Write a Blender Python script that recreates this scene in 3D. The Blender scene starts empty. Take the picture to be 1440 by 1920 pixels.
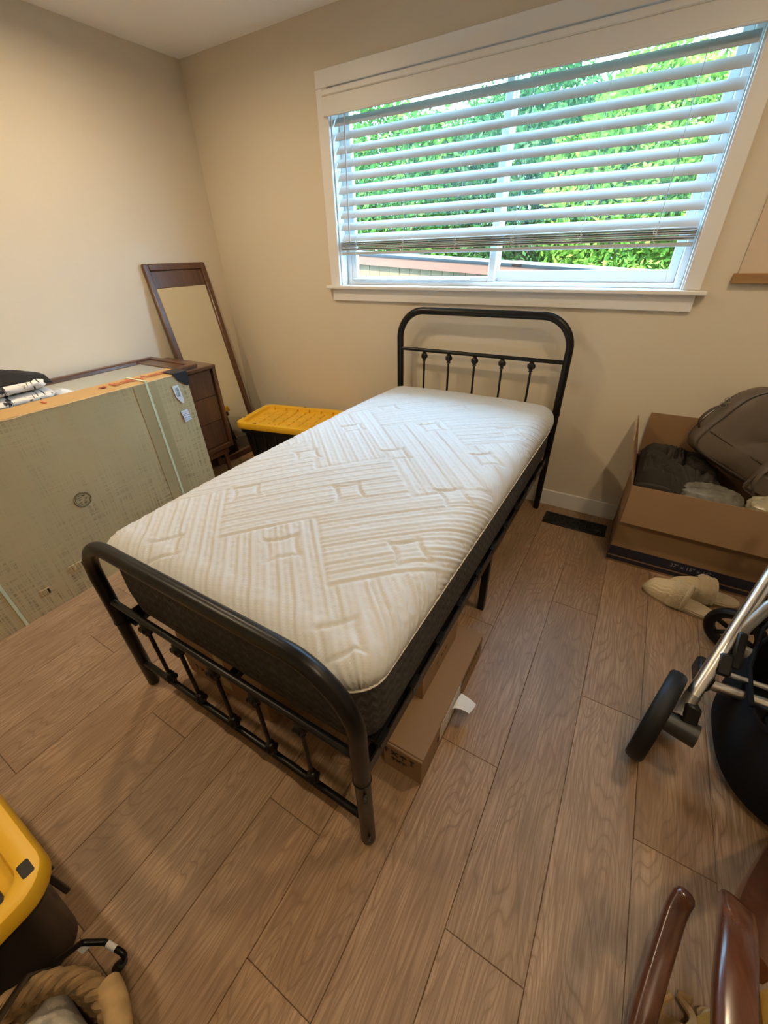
import bpy, math, random
import numpy as np
from mathutils import Vector, Matrix, noise
random.seed(7); np.random.seed(7)
SC = bpy.context.scene
COL = SC.collection
PI = math.pi

# ------------------------------------------------------------------ camera
cam_d = bpy.data.cameras.new('camera'); cam = bpy.data.objects.new('camera', cam_d); COL.objects.link(cam)
RW = ((0.86022205, 0.50934588, -0.02418258), (0.25962316, -0.47830236, -0.8389414), (-0.43887792, 0.71539753, -0.54368422))
R3 = Matrix((RW[0], [-v for v in RW[1]], [-v for v in RW[2]])).transposed()
cam.matrix_world = Matrix.Translation((2.76718842, -2.34868082, 1.34836835)) @ R3.to_4x4()
cam_d.sensor_fit = 'HORIZONTAL'; cam_d.sensor_width = 36.0; cam_d.lens = 751.5257 / 1440 * 36.0
cam_d.clip_start = 0.02; cam_d.clip_end = 200
SC.camera = cam
# ------------------------------------------------------------------ world, sun, exposure
wd = bpy.data.worlds.new('sky'); SC.world = wd; wd.use_nodes = True
bg = wd.node_tree.nodes['Background']; bg.inputs[0].default_value = (0.37, 0.65, 1.0, 1); bg.inputs[1].default_value = 23.0
sun_d = bpy.data.lights.new('sun', 'SUN'); sun_d.energy = 36.0; sun_d.angle = math.radians(1.0); sun_d.color = (1, .93, .78)
sun = bpy.data.objects.new('sun', sun_d); COL.objects.link(sun); sun.rotation_euler = (math.radians(36), math.radians(-14), 0)
SC.view_settings.view_transform = 'Standard'; SC.view_settings.look = 'None'; SC.view_settings.exposure = 0.2; SC.view_settings.gamma = 1.0
SC.view_settings.use_curve_mapping = False
SC.cycles.sample_clamp_indirect = 60.0
SC.cycles.max_bounces = 8
LAMP_C = (1.0, .775, .49)
LAMPS = ((.80, -1.06, 11.5), (3.22, -1.06, 8.5), (.80, -2.32, 11.5), (3.22, -2.32, 8.5))

# ------------------------------------------------------------------ mesh helpers
class G:
    """collects vertices and faces"""
    def __init__(s): s.V = []; s.F = []
    def add(s, V, F):
        o = len(s.V); s.V += [tuple(v) for v in V]; s.F += [tuple(i + o for i in f) for f in F]; return s
    def box(s, x0, x1, y0, y1, z0, z1, b=0.003, M=None):
        c = ((x0 + x1) / 2, (y0 + y1) / 2, (z0 + z1) / 2); h = (abs(x1 - x0) / 2, abs(y1 - y0) / 2, abs(z1 - z0) / 2)
        b = min(b, min(h) * .9); V = []; idx = {}
        for i, sx in enumerate((-1, 1)):
            for j, sy in enumerate((-1, 1)):
                for k, sz in enumerate((-1, 1)):
                    for a in range(3):
                        p = [sx * (h[0] - b), sy * (h[1] - b), sz * (h[2] - b)]; p[a] = (sx, sy, sz)[a] * h[a]
                        idx[i, j, k, a] = len(V); V.append(Vector((p[0] + c[0], p[1] + c[1], p[2] + c[2])))
        F = []
        for a in range(3):
            o = [d for d in range(3) if d != a]
            for sgn in (0, 1):
                q = []
                for (u, v) in ((0, 0), (1, 0), (1, 1), (0, 1)):
                    t = [0, 0, 0]; t[a] = sgn; t[o[0]] = u; t[o[1]] = v; q.append(idx[t[0], t[1], t[2], a])
                F.append(q)
            for u in (0, 1):
                for v in (0, 1):
                    t0 = [0, 0, 0]; t0[o[0]] = u; t0[o[1]] = v; t1 = list(t0); t1[a] = 1
                    F.append([idx[(*t0, o[0])], idx[(*t1, o[0])], idx[(*t1, o[1])], idx[(*t0, o[1])]])
        for i in (0, 1):
            for j in (0, 1):
                for k in (0, 1): F.append([idx[i, j, k, 0], idx[i, j, k, 1], idx[i, j, k, 2]])
        cc = Vector(c)
        for n, f in enumerate(F):
            m = sum((V[i] for i in f), Vector()) / len(f); nn = (V[f[1]] - V[f[0]]).cross(V[f[2]] - V[f[0]])
            if nn.dot(m - cc) < 0: F[n] = f[::-1]
        if M is not None: V = [M @ v for v in V]
        return s.add(V, F)
    def tube(s, P, r, n=12, closed=False, sq=None):
        P = [Vector(p) for p in P]; N = len(P); R = r if isinstance(r, (list, tuple)) else [r] * N
        T = []
        for i in range(N):
            a = P[(i - 1) % N] if (closed or i > 0) else P[i]; b = P[(i + 1) % N] if (closed or i < N - 1) else P[i]
            d = (b - a); T.append(d.normalized() if d.length > 1e-9 else Vector((0, 0, 1)))
        up = Vector((0, 0, 1)) if abs(T[0].z) < .9 else Vector((0, 1, 0))
        u = T[0].cross(up).normalized(); V = []
        for i in range(N):
            if i: u = (u - T[i] * u.dot(T[i])).normalized()
            w = T[i].cross(u)
            for k in range(n):
                a = 2 * PI * k / n
                V.append(P[i] + (u * math.cos(a) * (sq[0] if sq else 1) + w * math.sin(a) * (sq[1] if sq else 1)) * R[i])
        F = []
        for i in range(N if closed else N - 1):
            j = (i + 1) % N
            for k in range(n): F.append((i * n + k, i * n + (k + 1) % n, j * n + (k + 1) % n, j * n + k))
        if not closed:
            F.append(tuple(range(n))[::-1]); F.append(tuple((N - 1) * n + k for k in range(n)))
        return s.add(V, F)
    def lathe(s, prof, n=20, M=None):
        V = []; F = []; m = len(prof)
        for k in range(n):
            a = 2 * PI * k / n
            for (r, z) in prof: V.append(Vector((r * math.cos(a), r * math.sin(a), z)))
        for k in range(n):
            j = (k + 1) % n
            for i in range(m - 1): F.append((k * m + i, j * m + i, j * m + i + 1, k * m + i + 1))
        closed = prof[0] == prof[-1]
        if prof[0][0] > 1e-6 and not closed: F.append(tuple(k * m for k in range(n))[::-1])
        if prof[-1][0] > 1e-6 and not closed: F.append(tuple(k * m + m - 1 for k in range(n)))
        if M is not None: V = [M @ v for v in V]
        return s.add(V, F)
    def ball(s, c, r, n=12, m=8):
        r = (r, r, r) if not isinstance(r, (tuple, list)) else r
        pr = [(max(1e-7, math.sin(PI * i / m)), -math.cos(PI * i / m)) for i in range(m + 1)]
        return s.lathe(pr, n, Matrix.Translation(c) @ Matrix.Diagonal((r[0], r[1], r[2], 1)))
    def grid(s, fn, nu, nv, wrap=False):
        V = [fn(i / nu, j / nv) for j in range(nv + 1) for i in range(nu + (0 if wrap else 1))]; w = nu if wrap else nu + 1
        F = [(j * w + i, j * w + (i + 1) % w, (j + 1) * w + (i + 1) % w, (j + 1) * w + i) for j in range(nv) for i in range(nu)]
        return s.add(V, F)
    def prism(s, poly, z0, z1, M=None):
        n = len(poly); V = [Vector((x, y, z0)) for x, y in poly] + [Vector((x, y, z1)) for x, y in poly]
        F = [tuple(range(n))[::-1], tuple(range(n, 2 * n))] + [(i, (i + 1) % n, n + (i + 1) % n, n + i) for i in range(n)]
        if M is not None: V = [M @ v for v in V]
        return s.add(V, F)
    def xf(s, M):
        s.V = [tuple(M @ Vector(v)) for v in s.V]; return s

def fillet(P, r, n=6):
    P = [Vector(p) for p in P]; out = [P[0]]
    for i in range(1, len(P) - 1):
        a = (P[i - 1] - P[i]).normalized(); b = (P[i + 1] - P[i]).normalized()
        rr = r[i] if isinstance(r, (list, tuple)) else r
        ang = a.angle(b); d = min(rr / math.tan(ang / 2), (P[i - 1] - P[i]).length * .49, (P[i + 1] - P[i]).length * .49); rad = d * math.tan(ang / 2)
        c = P[i] + (a + b).normalized() * (rad / math.sin(ang / 2)); s0 = P[i] + a * d - c; s1 = P[i] + b * d - c
        L0 = s0.length; al = s0.angle(s1)
        for k in range(n + 1):
            t = k / n; out.append(c + (s0 * math.sin((1 - t) * al) + s1 * math.sin(t * al)) / math.sin(al) if al > 1e-3 else c + s0)
    out.append(P[-1]); return out
def rrect(x0, x1, y0, y1, r, n=6):
    out = []
    for cx, cy, a0 in ((x1 - r, y1 - r, 0), (x0 + r, y1 - r, 90), (x0 + r, y0 + r, 180), (x1 - r, y0 + r, 270)):
        for k in range(n + 1):
            a = math.radians(a0 + 90 * k / n); out.append((cx + r * math.cos(a), cy + r * math.sin(a)))
    return out

ROOTM = {}
def tag(o, label=None, cat=None, group=None, kind=None):
    if label: o['label'] = label
    if cat: o['category'] = cat
    if group: o['group'] = group
    if kind: o['kind'] = kind
    return o
def thing(name, label, cat, loc=(0, 0, 0), rotz=0.0, group=None, M=None, kind=None):
    o = bpy.data.objects.new(name, None); COL.objects.link(o); o.empty_display_size = .05
    Mx = M if M is not None else Matrix.Translation(loc) @ Matrix.Rotation(rotz, 4, 'Z')
    o.matrix_world = Mx; ROOTM[o] = Mx
    return tag(o, label, cat, group, kind)
def to_mesh(name, g, smooth=40):
    me = bpy.data.meshes.new(name); me.from_pydata(g.V, [], g.F); me.update()
    if smooth:
        me.polygons.foreach_set('use_smooth', [True] * len(me.polygons)); me.set_sharp_from_angle(angle=math.radians(smooth))
    return me
def obj(name, g, m, parent=None, local=False, smooth=40, label=None, kind=None):
    base = Matrix.Identity(4)
    if parent is not None: base = ROOTM[parent]
    if parent is not None and not local:
        inv = base.inverted(); g.V = [tuple(inv @ Vector(v)) for v in g.V]
    o = bpy.data.objects.new(name, to_mesh(name, g, smooth)); COL.objects.link(o)
    if m is not None: o.data.materials.append(m)
    if parent is not None: o.parent = parent
    ROOTM[o] = base
    return tag(o, label, kind=kind)
def one(name, g, m, label, cat, loc=(0, 0, 0), group=None, kind=None, smooth=40):
    """a thing that is one mesh, vertices in world space, origin at loc"""
    g.V = [(v[0] - loc[0], v[1] - loc[1], v[2] - loc[2]) for v in g.V]
    o = obj(name, g, m, None, smooth=smooth); o.location = loc
    return tag(o, label, cat, group, kind)
def struct(name, g, m, parent=None):
    o = obj(name, g, m, parent, smooth=30)
    if parent is None: o['kind'] = 'structure'
    return o
def text(name, body, size, m, parent, M, depth=.0004):
    cu = bpy.data.curves.new(name, 'FONT'); cu.body = body; cu.size = size; cu.extrude = depth; cu.align_x = 'CENTER'; cu.align_y = 'CENTER'; cu.resolution_u = 3
    tmp = bpy.data.objects.new(name, cu); me = bpy.data.meshes.new_from_object(tmp); bpy.data.objects.remove(tmp); me.materials.clear(); me.materials.append(m)
    o = bpy.data.objects.new(name, me); COL.objects.link(o); o.parent = parent
    o.matrix_local = ROOTM[parent].inverted() @ M; ROOTM[o] = ROOTM[parent]
    return o

# ------------------------------------------------------------------ materials
def nodes(name):
    m = bpy.data.materials.new(name); m.use_nodes = True; nt = m.node_tree; return m, nt, nt.nodes['Principled BSDF']
class N:
    """tiny node-graph writer"""
    def __init__(s, nt): s.nt = nt
    def n(s, t, **k):
        x = s.nt.nodes.new(t)
        for a, v in k.items(): setattr(x, a, v)
        return x
    def link(s, a, b): s.nt.links.new(a, b)
    def val(s, x, sock):
        if isinstance(x, (int, float)): sock.default_value = x
        elif isinstance(x, (tuple, list)): sock.default_value = x
        else: s.link(x, sock)
    def math(s, op, a, b=None, c=None, clamp=False):
        x = s.n('ShaderNodeMath', operation=op, use_clamp=clamp); s.val(a, x.inputs[0])
        if b is not None: s.val(b, x.inputs[1])
        if c is not None: s.val(c, x.inputs[2])
        return x.outputs[0]
    def mix(s, f, a, b, mode='MIX'):
        x = s.n('ShaderNodeMix', data_type='RGBA', blend_type=mode); s.val(f, x.inputs[0])
        for v, i in ((a, 6), (b, 7)):
            if isinstance(v, (tuple, list)): x.inputs[i].default_value = (*v[:3], 1)
            else: s.link(v, x.inputs[i])
        return x.outputs[2]
    def coord(s, which='Object'): return s.n('ShaderNodeTexCoord').outputs[which]
    def mapping(s, v, loc=(0, 0, 0), rot=(0, 0, 0), sc=(1, 1, 1)):
        x = s.n('ShaderNodeMapping'); s.link(v, x.inputs[0]); s.val(loc, x.inputs[1]); s.val(rot, x.inputs[2]); s.val(sc, x.inputs[3]); return x.outputs[0]
    def noise(s, v, sc=5, det=3, rough=.5, dist=0.0):
        x = s.n('ShaderNodeTexNoise'); s.link(v, x.inputs['Vector']); x.inputs['Scale'].default_value = sc; x.inputs['Detail'].default_value = det
        x.inputs['Roughness'].default_value = rough; x.inputs['Distortion'].default_value = dist; return x.outputs[0]
    def ramp(s, f, stops, interp='LINEAR'):
        x = s.n('ShaderNodeValToRGB'); s.link(f, x.inputs[0]); cr = x.color_ramp; cr.interpolation = interp
        while len(cr.elements) < len(stops): cr.elements.new(.5)
        for e, (p, c) in zip(cr.elements, stops): e.position = p; e.color = (*c[:3], 1) if isinstance(c, (tuple, list)) else (c, c, c, 1)
        return x.outputs[0]
    def bump(s, h, st, dist=.01):
        x = s.n('ShaderNodeBump'); s.link(h, x.inputs['Height']); x.inputs['Strength'].default_value = st; x.inputs['Distance'].default_value = dist; return x.outputs[0]
    def sep(s, v):
        x = s.n('ShaderNodeSeparateXYZ'); s.link(v, x.inputs[0]); return x.outputs
    def vadd(s, a, b):
        x = s.n('ShaderNodeVectorMath', operation='ADD'); s.val(a, x.inputs[0]); s.val(b, x.inputs[1]); return x.outputs[0]
def mat(name, c, rough=.5, metal=0.0, vary=.0, vs=6, bump=0.0, bs=60, bd=.002, c2=None, spec=None, coat=0.0, sheen=0.0):
    m, nt, b = nodes(name); g = N(nt); co = g.coord()
    if vary or c2:
        c2 = c2 or tuple(max(0, x * (1 - vary)) for x in c)
        g.link(g.mix(g.ramp(g.noise(co, vs, 4), ((.3, 0), (.7, 1))), c, c2), b.inputs['Base Color'])
    else: b.inputs['Base Color'].default_value = (*c, 1)
    b.inputs['Roughness'].default_value = rough; b.inputs['Metallic'].default_value = metal
    if spec is not None: b.inputs['Specular IOR Level'].default_value = spec
    if coat: b.inputs['Coat Weight'].default_value = coat; b.inputs['Coat Roughness'].default_value = .12
    if sheen: b.inputs['Sheen Weight'].default_value = sheen
    if bump: g.link(g.bump(g.noise(co, bs, 3), bump, bd), b.inputs['Normal'])
    return m
def wood(name, a, b_, rough=.35, axis=1, sc=1.0, coat=.0):
    m, nt, b = nodes(name); g = N(nt); s = [22 * sc, 22 * sc, 22 * sc]; s[axis] = 1.6 * sc
    v = g.mapping(g.coord(), sc=tuple(s)); f = g.noise(v, 1.6, 6, .62, .6); f2 = g.noise(v, 7, 2)
    col = g.mix(g.math('MULTIPLY', f2, .45), g.ramp(f, ((.32, b_), (.68, a))), b_)
    g.link(col, b.inputs['Base Color']); b.inputs['Roughness'].default_value = rough
    if coat: b.inputs['Coat Weight'].default_value = coat; b.inputs['Coat Roughness'].default_value = .15
    g.link(g.bump(f, .15, .001), b.inputs['Normal'])
    return m
def mat_floor():
    m, nt, b = nodes('oak_plank'); g = N(nt)
    rnd = g.n('ShaderNodeObjectInfo').outputs['Random']
    off = g.n('ShaderNodeCombineXYZ'); g.link(g.math('MULTIPLY', rnd, 37.0), off.inputs[0]); g.link(g.math('MULTIPLY', rnd, 91.0), off.inputs[1])
    v = g.vadd(g.coord(), off.outputs[0])
    warp = g.noise(g.mapping(v, sc=(5.0, .9, 1)), 1.5, 2, .5)
    big = g.noise(g.mapping(v, sc=(2.2, .55, 1)), 2.0, 2, .5)
    x = g.sep(g.coord())[0]
    # cathedral grain: rings of a warped field
    ringv = g.math('ADD', g.math('MULTIPLY', x, 55.0), g.math('MULTIPLY', warp, 52.0))
    ring = g.math('PINGPONG', ringv, 1.0)
    line = g.ramp(ring, ((.0, 0.0), (.30, .75), (1.0, 1.0)))
    fine = g.noise(g.mapping(v, sc=(150, 5, 1)), 1.0, 4, .65)
    pores = g.noise(g.mapping(v, sc=(420, 14, 1)), 1.0, 2, .5)
    patch = g.noise(g.mapping(v, sc=(6, 2.2, 1)), 1.0, 3, .6)
    col = g.mix(g.ramp(big, ((.3, 0), (.7, 1))), (.36, .225, .128), (.465, .30, .18))
    col = g.mix(g.math('MULTIPLY', g.math('SUBTRACT', 1.0, line), .72), col, (.195, .112, .056))
    col = g.mix(g.math('MULTIPLY', g.ramp(fine, ((.42, 1.0), (.60, 0.0))), .68), col, (.225, .130, .070))
    col = g.mix(g.math('MULTIPLY', g.ramp(pores, ((.36, 1.0), (.46, 0.0))), .22), col, (.13, .075, .04))
    col = g.mix(g.math('MULTIPLY', g.ramp(patch, ((.52, 0.0), (.72, 1.0))), .62), col, (.20, .118, .068))
    hsv = g.n('ShaderNodeHueSaturation'); g.link(col, hsv.inputs['Color']); g.link(g.math('MULTIPLY_ADD', rnd, .16, .90), hsv.inputs['Value'])
    g.link(hsv.outputs[0], b.inputs['Base Color'])
    g.link(g.math('MULTIPLY_ADD', fine, .18, .38), b.inputs['Roughness']); b.inputs['Specular IOR Level'].default_value = .42
    h = g.math('ADD', g.math('MULTIPLY', line, .35), g.math('ADD', fine, pores)); g.link(g.bump(h, .22, .0012), b.inputs['Normal'])
    return m
def mat_wall(name, c):
    m, nt, b = nodes(name); g = N(nt); co = g.coord(); n1 = g.noise(co, 230, 3, .55); n2 = g.noise(co, 1.3, 2)
    g.link(g.mix(g.math('MULTIPLY', n2, .25), c, tuple(x * .93 for x in c)), b.inputs['Base Color'])
    b.inputs['Roughness'].default_value = .78; b.inputs['Specular IOR Level'].default_value = .25
    g.link(g.bump(n1, .28, .0016), b.inputs['Normal']); return m
def mat_glass():
    m = bpy.data.materials.new('window_glass'); m.use_nodes = True; nt = m.node_tree; nt.nodes.clear(); g = N(nt)
    t = g.n('ShaderNodeBsdfTransparent'); t.inputs[0].default_value = (.95, .985, .97, 1); gl = g.n('ShaderNodeBsdfGlossy'); gl.inputs['Roughness'].default_value = .02
    mx = g.n('ShaderNodeMixShader'); mx.inputs[0].default_value = .05; g.link(t.outputs[0], mx.inputs[1]); g.link(gl.outputs[0], mx.inputs[2])
    o = g.n('ShaderNodeOutputMaterial'); g.link(mx.outputs[0], o.inputs[0]); return m
def mat_leaf(name, a, b_, c):
    m = bpy.data.materials.new(name); m.use_nodes = True; nt = m.node_tree; nt.nodes.clear(); g = N(nt); co = g.coord()
    col = g.ramp(g.noise(co, 3.2, 5, .7), ((.30, a), (.52, b_), (.72, c)))
    d = g.n('ShaderNodeBsdfDiffuse'); t = g.n('ShaderNodeBsdfTranslucent'); g.link(col, d.inputs[0]); g.link(col, t.inputs[0])
    mx = g.n('ShaderNodeMixShader'); mx.inputs[0].default_value = .4; g.link(d.outputs[0], mx.inputs[1]); g.link(t.outputs[0], mx.inputs[2])
    o = g.n('ShaderNodeOutputMaterial'); g.link(mx.outputs[0], o.inputs[0]); return m
def mat_emit(name, c, s):
    m = bpy.data.materials.new(name); m.use_nodes = True; nt = m.node_tree; nt.nodes.clear(); g = N(nt)
    e = g.n('ShaderNodeEmission'); e.inputs[0].default_value = (*c, 1); e.inputs[1].default_value = s; o = g.n('ShaderNodeOutputMaterial'); g.link(e.outputs[0], o.inputs[0]); return m
def mat_carton(name, a, dirt, amount, bs=420):
    """corrugated board: faint flute lines, mottled dirt with its own shape"""
    m, nt, b = nodes(name); g = N(nt); co = g.coord()
    fl = g.noise(g.mapping(co, sc=(8, 160, 5)), 1.0, 3, .6); fl2 = g.noise(g.mapping(co, sc=(8, 8, 160)), 1.0, 3, .6)
    scuff = g.math('MULTIPLY', g.ramp(fl, ((.45, 0), (.66, 1))), g.ramp(fl2, ((.42, 0), (.62, 1))))
    area = g.ramp(g.noise(co, 2.3, 4, .6), ((.42, 0.1), (.66, 1)))
    col = g.mix(g.math('MULTIPLY', g.math('MULTIPLY', scuff, area), amount), a, dirt)
    col = g.mix(g.math('MULTIPLY', g.ramp(g.noise(co, 5, 4), ((.35, 0), (.7, 1))), .25), col, tuple(x * .74 for x in a))
    g.link(col, b.inputs['Base Color']); b.inputs['Roughness'].default_value = .72; b.inputs['Specular IOR Level'].default_value = .25
    g.link(g.bump(g.noise(co, bs, 2), .06, .001), b.inputs['Normal']); return m
def mat_print_cloth():
    m, nt, b = nodes('brush_print_cotton'); g = N(nt); co = g.coord()
    v = g.mapping(co, rot=(.5, .2, .6), sc=(9, 26, 14)); n1 = g.noise(v, 1.0, 4, .6, 1.6); n2 = g.noise(co, 9, 2)
    ink = g.ramp(n1, ((.585, 0), (.615, 1))); g2 = g.ramp(n2, ((.63, 0), (.67, 1)))
    col = g.mix(ink, (.82, .76, .68), (.03, .03, .036)); col = g.mix(g.math('MULTIPLY', g2, .8), col, (.10, .15, .12))
    g.link(col, b.inputs['Base Color']); b.inputs['Roughness'].default_value = .9; return m
def mat_lines(name, bgc, ink, axis, sc, dens=.5):
    m, nt, b = nodes(name); g = N(nt); v = [.001, .001, .001]; v[axis] = sc
    f = g.noise(g.mapping(g.coord(), sc=tuple(v)), 1.0, 1, .9); g.link(g.mix(g.ramp(f, ((dens - .02, 0), (dens + .02, 1))), bgc, ink), b.inputs['Base Color']); b.inputs['Roughness'].default_value = .5
    return m
def mat_ticking():
    m, nt, b = nodes('mattress_border_knit'); g = N(nt); x, y, z = g.sep(g.coord())
    s = g.math('ADD', x, y)
    w = g.math('PINGPONG', g.math('ADD', g.math('MULTIPLY', z, 60.0), g.math('PINGPONG', g.math('MULTIPLY', s, 60.0), 1.0)), 1.0)
    w2 = g.math('PINGPONG', g.math('MULTIPLY', s, 45.0), 1.0); h = g.math('MULTIPLY', w, g.math('MULTIPLY_ADD', w2, .5, .5))
    g.link(g.mix(h, (.022, .021, .021), (.060, .055, .052)), b.inputs['Base Color']); b.inputs['Roughness'].default_value = .8
    g.link(g.bump(h, .8, .004), b.inputs['Normal']); return m

WALL = mat_wall('greige_wall_paint', (.66, .585, .465)); CEIL = mat_wall('ceiling_paint', (.90, .88, .83))
TRIM = mat('white_trim_paint', (.74, .72, .69), .38); VINYL = mat('white_vinyl', (.80, .82, .83), .35)
FLOOR = mat_floor(); SUB = mat('plank_underlay', (.05, .032, .02), .9)
BLACKMETAL = mat('black_satin_enamel', (.0045, .0042, .0042), .33, .0, spec=.32, bump=.05, bs=300)
BLACKPL = mat('black_plastic', (.007, .007, .0075), .42, spec=.35); RUBBER = mat('black_rubber', (.006, .006, .0062), .55, spec=.3)
DARKPL = mat('charcoal_plastic', (.022, .021, .02), .45)
CHROME = mat('brushed_aluminium', (.78, .77, .75), .28, 1.0, bump=.03, bs=200); GREYMETAL = mat('grey_anodised_metal', (.30, .29, .28), .35, .8)
STEEL = mat('bolt_steel', (.6, .6, .6), .3, 1.0)
TICK = mat('mattress_knit_white', (.57, .575, .575), .88, bump=.25, bs=700, bd=.0015, spec=.2); PIPE = mat('mattress_piping', (.86, .84, .80), .8)
BORDER = mat_ticking()
WALNUT = wood('walnut_veneer', (.155, .066, .030), (.062, .026, .013), .32, 1, 1.0, .25); WALNUTZ = wood('walnut_drawer_front', (.13, .055, .026), (.055, .023, .012), .34, 2, 1.0, .2)
MIRROR = mat('silvered_glass', (.86, .87, .80), .0, 1.0)
KRAFT = mat_carton('worn_olive_carton', (.56, .43, .22), (.05, .038, .018), 1.0); KRAFTTOP = mat_carton('carton_top_board', (.50, .32, .135), (.30, .18, .08), .3)
BOXB = mat_carton('brown_carton', (.28, .17, .09), (.17, .10, .055), .25); BOXIN = mat_carton('brown_carton_plain', (.29, .175, .09), (.2, .13, .07), .2)
STRAP = mat('pale_green_strap', (.66, .70, .47), .4); TAPE = mat('black_repair_tape', (.012, .014, .018), .35, bump=.4, bs=60)
CLEARTAPE = mat('glossy_clear_tape', (.44, .335, .165), .34); REDINK = mat('red_ink', (.50, .10, .05), .7); INK = mat('black_ink', (.02, .018, .016), .7); STAMPINK = mat('faded_brown_ink', (.13, .105, .06), .8)
PAPER = mat('white_label_paper', (.78, .77, .75), .6, vary=.08); BARCODE = mat_lines('barcode_print', (.78, .77, .76), (.04, .04, .05), 1, 380, .5); FINEPRINT = mat_lines('small_print', (.76, .77, .80), (.22, .26, .36), 2, 240, .55)
YELLOW = mat('yellow_tote_plastic', (.80, .455, .02), .42, vary=.06, bump=.12, bs=500, bd=.001); TOTEBODY = mat('black_tote_plastic', (.011, .011, .012), .38)
BLIND = mat('white_faux_wood_slat', (.52, .545, .565), .42); CORD = mat('white_blind_cord', (.70, .68, .63), .8); WAND = mat('clear_wand', (.42, .40, .38), .3)
GLASS = mat_glass()
BLACKCLOTH = mat('black_jersey', (.012, .011, .012), .9, bump=.3, bs=150); TAUPECLOTH = mat('dark_taupe_jersey', (.034, .028, .023), .85, vary=.2, bump=.25, bs=350)
PRINT = mat_print_cloth(); WHITECLOTH = mat('white_cotton', (.72, .75, .80), .9)
LEATHER = mat('taupe_leather', (.118, .088, .066), .5, vary=.2, vs=9, bump=.35, bs=160, bd=.0015); LEATHERDARK = mat('dark_taupe_leather_edge', (.05, .036, .027), .5)
PLASTICBAG = mat('cloudy_plastic_wrap', (.19, .18, .15), .16, vary=.45, vs=28, bump=.7, bs=26, bd=.006); CREAMBAG = mat('cream_plastic_wrap', (.42, .37, .25), .25, vary=.3, vs=25, bump=.7, bs=30, bd=.006)
FLEECE = mat('cream_fleece', (.56, .44, .27), .95, vary=.15, vs=40, bump=1.0, bs=190, bd=.006, sheen=.5); KNIT = mat('cream_cable_knit', (.55, .44, .28), .95, bump=.6, bs=130, bd=.003); SOLE = mat('tan_rubber_sole', (.40, .31, .20), .7)
NAVY = mat('navy_print', (.014, .016, .034), .6); GREYINK = mat('grey_lettering', (.28, .27, .28), .7)
FABRIC = mat('black_basket_fabric', (.0045, .0045, .0055), .85, spec=.2, bump=.2, bs=400); PVC = mat('dark_shiny_plastic', (.02, .022, .028), .15, bump=.5, bs=18, bd=.01)
CHERRY = wood('cherry_stained_wood', (.125, .040, .017), (.055, .016, .007), .26, 1, 1.0, .3); MUSTARD = mat('mustard_upholstery', (.42, .24, .04), .9, vary=.2, vs=60, bump=.5, bs=260, bd=.003)
SEAGRASS = mat('braided_seagrass', (.30, .185, .08), .85, vary=.5, vs=30, bump=.5, bs=120, bd=.003); SEAGRASSPALE = mat('pale_seagrass_wrap', (.46, .30, .135), .8, vary=.3, vs=40, bump=.4, bs=150, bd=.002)
GREYCLOTH = mat('grey_cotton', (.43, .39, .33), .9, bump=.3, bs=260); PEACH = mat('peach_cotton', (.52, .36, .22), .9)
CANVAS = mat('cream_canvas', (.62, .50, .37), .9, vary=.05, bump=.2, bs=500); OAKBAR = wood('oak_hanger_bar', (.40, .225, .09), (.29, .155, .06), .5, 0)
FENCE = wood('cedar_fence_board', (.115, .066, .024), (.055, .03, .010), .8, 2, .5); RAIL = wood('treated_red_rail', (.095, .034, .017), (.06, .021, .010), .8, 0, .6); CAP = mat('weathered_grey_cap', (.10, .105, .11), .6)
LEAF = (mat_leaf('leaf_deep', (.010, .030, .009), (.045, .12, .020), (.19, .28, .045)), mat_leaf('leaf_bright', (.015, .045, .011), (.095, .19, .028), (.33, .38, .06)), mat_leaf('leaf_cool', (.009, .027, .012), (.032, .085, .03), (.13, .22, .06)))
BARK = mat('bark', (.12, .085, .06), .9, bump=.6, bs=30); LAWN = mat('lawn', (.09, .17, .04), .95, vary=.4)
LAMPGLOW = mat_emit('warm_lamp_lens', LAMP_C, 10.0)

# ------------------------------------------------------------------ room shell
X1, Y1, ZC = 4.0, -3.4, 2.33
floor = struct('floor', G().box(-.1, X1 + .1, Y1 - .1, .12, -.12, -.0125, .001), SUB)
PW = .1855; joints = {}
for i in range(-22, 8): joints[i] = -1.66 - .41 * (i % 3) + (.13 * math.sin(i * 2.3))
joints.update({0: -1.66, 1: -2.067, 2: -1.275, 3: -1.65, -2: -2.075, -5: -2.09, -1: -1.12, -3: -1.30})
LEN = 1.22
plank_cache = {}
for i in range(-15, 8):
    xa = 2.545 + PW * i; xb = xa + PW; xa = max(xa, .0); xb = min(xb, X1)
    if xb - xa < .02: continue
    ys = [joints[i] + LEN * k for k in range(-4, 5)]
    for ya, yb in zip(ys[:-1], ys[1:]):
        ya = max(ya, Y1); yb = min(yb, 0)
        if yb - ya < .03: continue
        w = xb - xa - .0009; l = yb - ya - .0009; key = (round(w, 4), round(l, 4))
        if key not in plank_cache: plank_cache[key] = to_mesh('plank', G().box(-w / 2, w / 2, -l / 2, l / 2, -.012, 0, .0013), 0); plank_cache[key].materials.append(FLOOR)
        p = bpy.data.objects.new('plank', plank_cache[key]); COL.objects.link(p); p.location = ((xa + xb) / 2, (ya + yb) / 2, 0); p.parent = floor; ROOTM[p] = ROOTM[floor]
WX0, WX1, WZ0, WZ1 = 1.065, 2.867, 1.165, 2.056
struct('wall_left', G().box(-.12, 0, Y1 - .12, .15, -.02, ZC + .02, .0005), WALL)
wb = G(); wb.box(0, WX0, 0, .15, -.02, ZC + .02, .0005); wb.box(WX1, X1 + .12, 0, .15, -.02, ZC + .02, .0005); wb.box(WX0, WX1, 0, .15, -.02, WZ0, .0005); wb.box(WX0, WX1, 0, .15, WZ1, ZC + .02, .0005)
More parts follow.
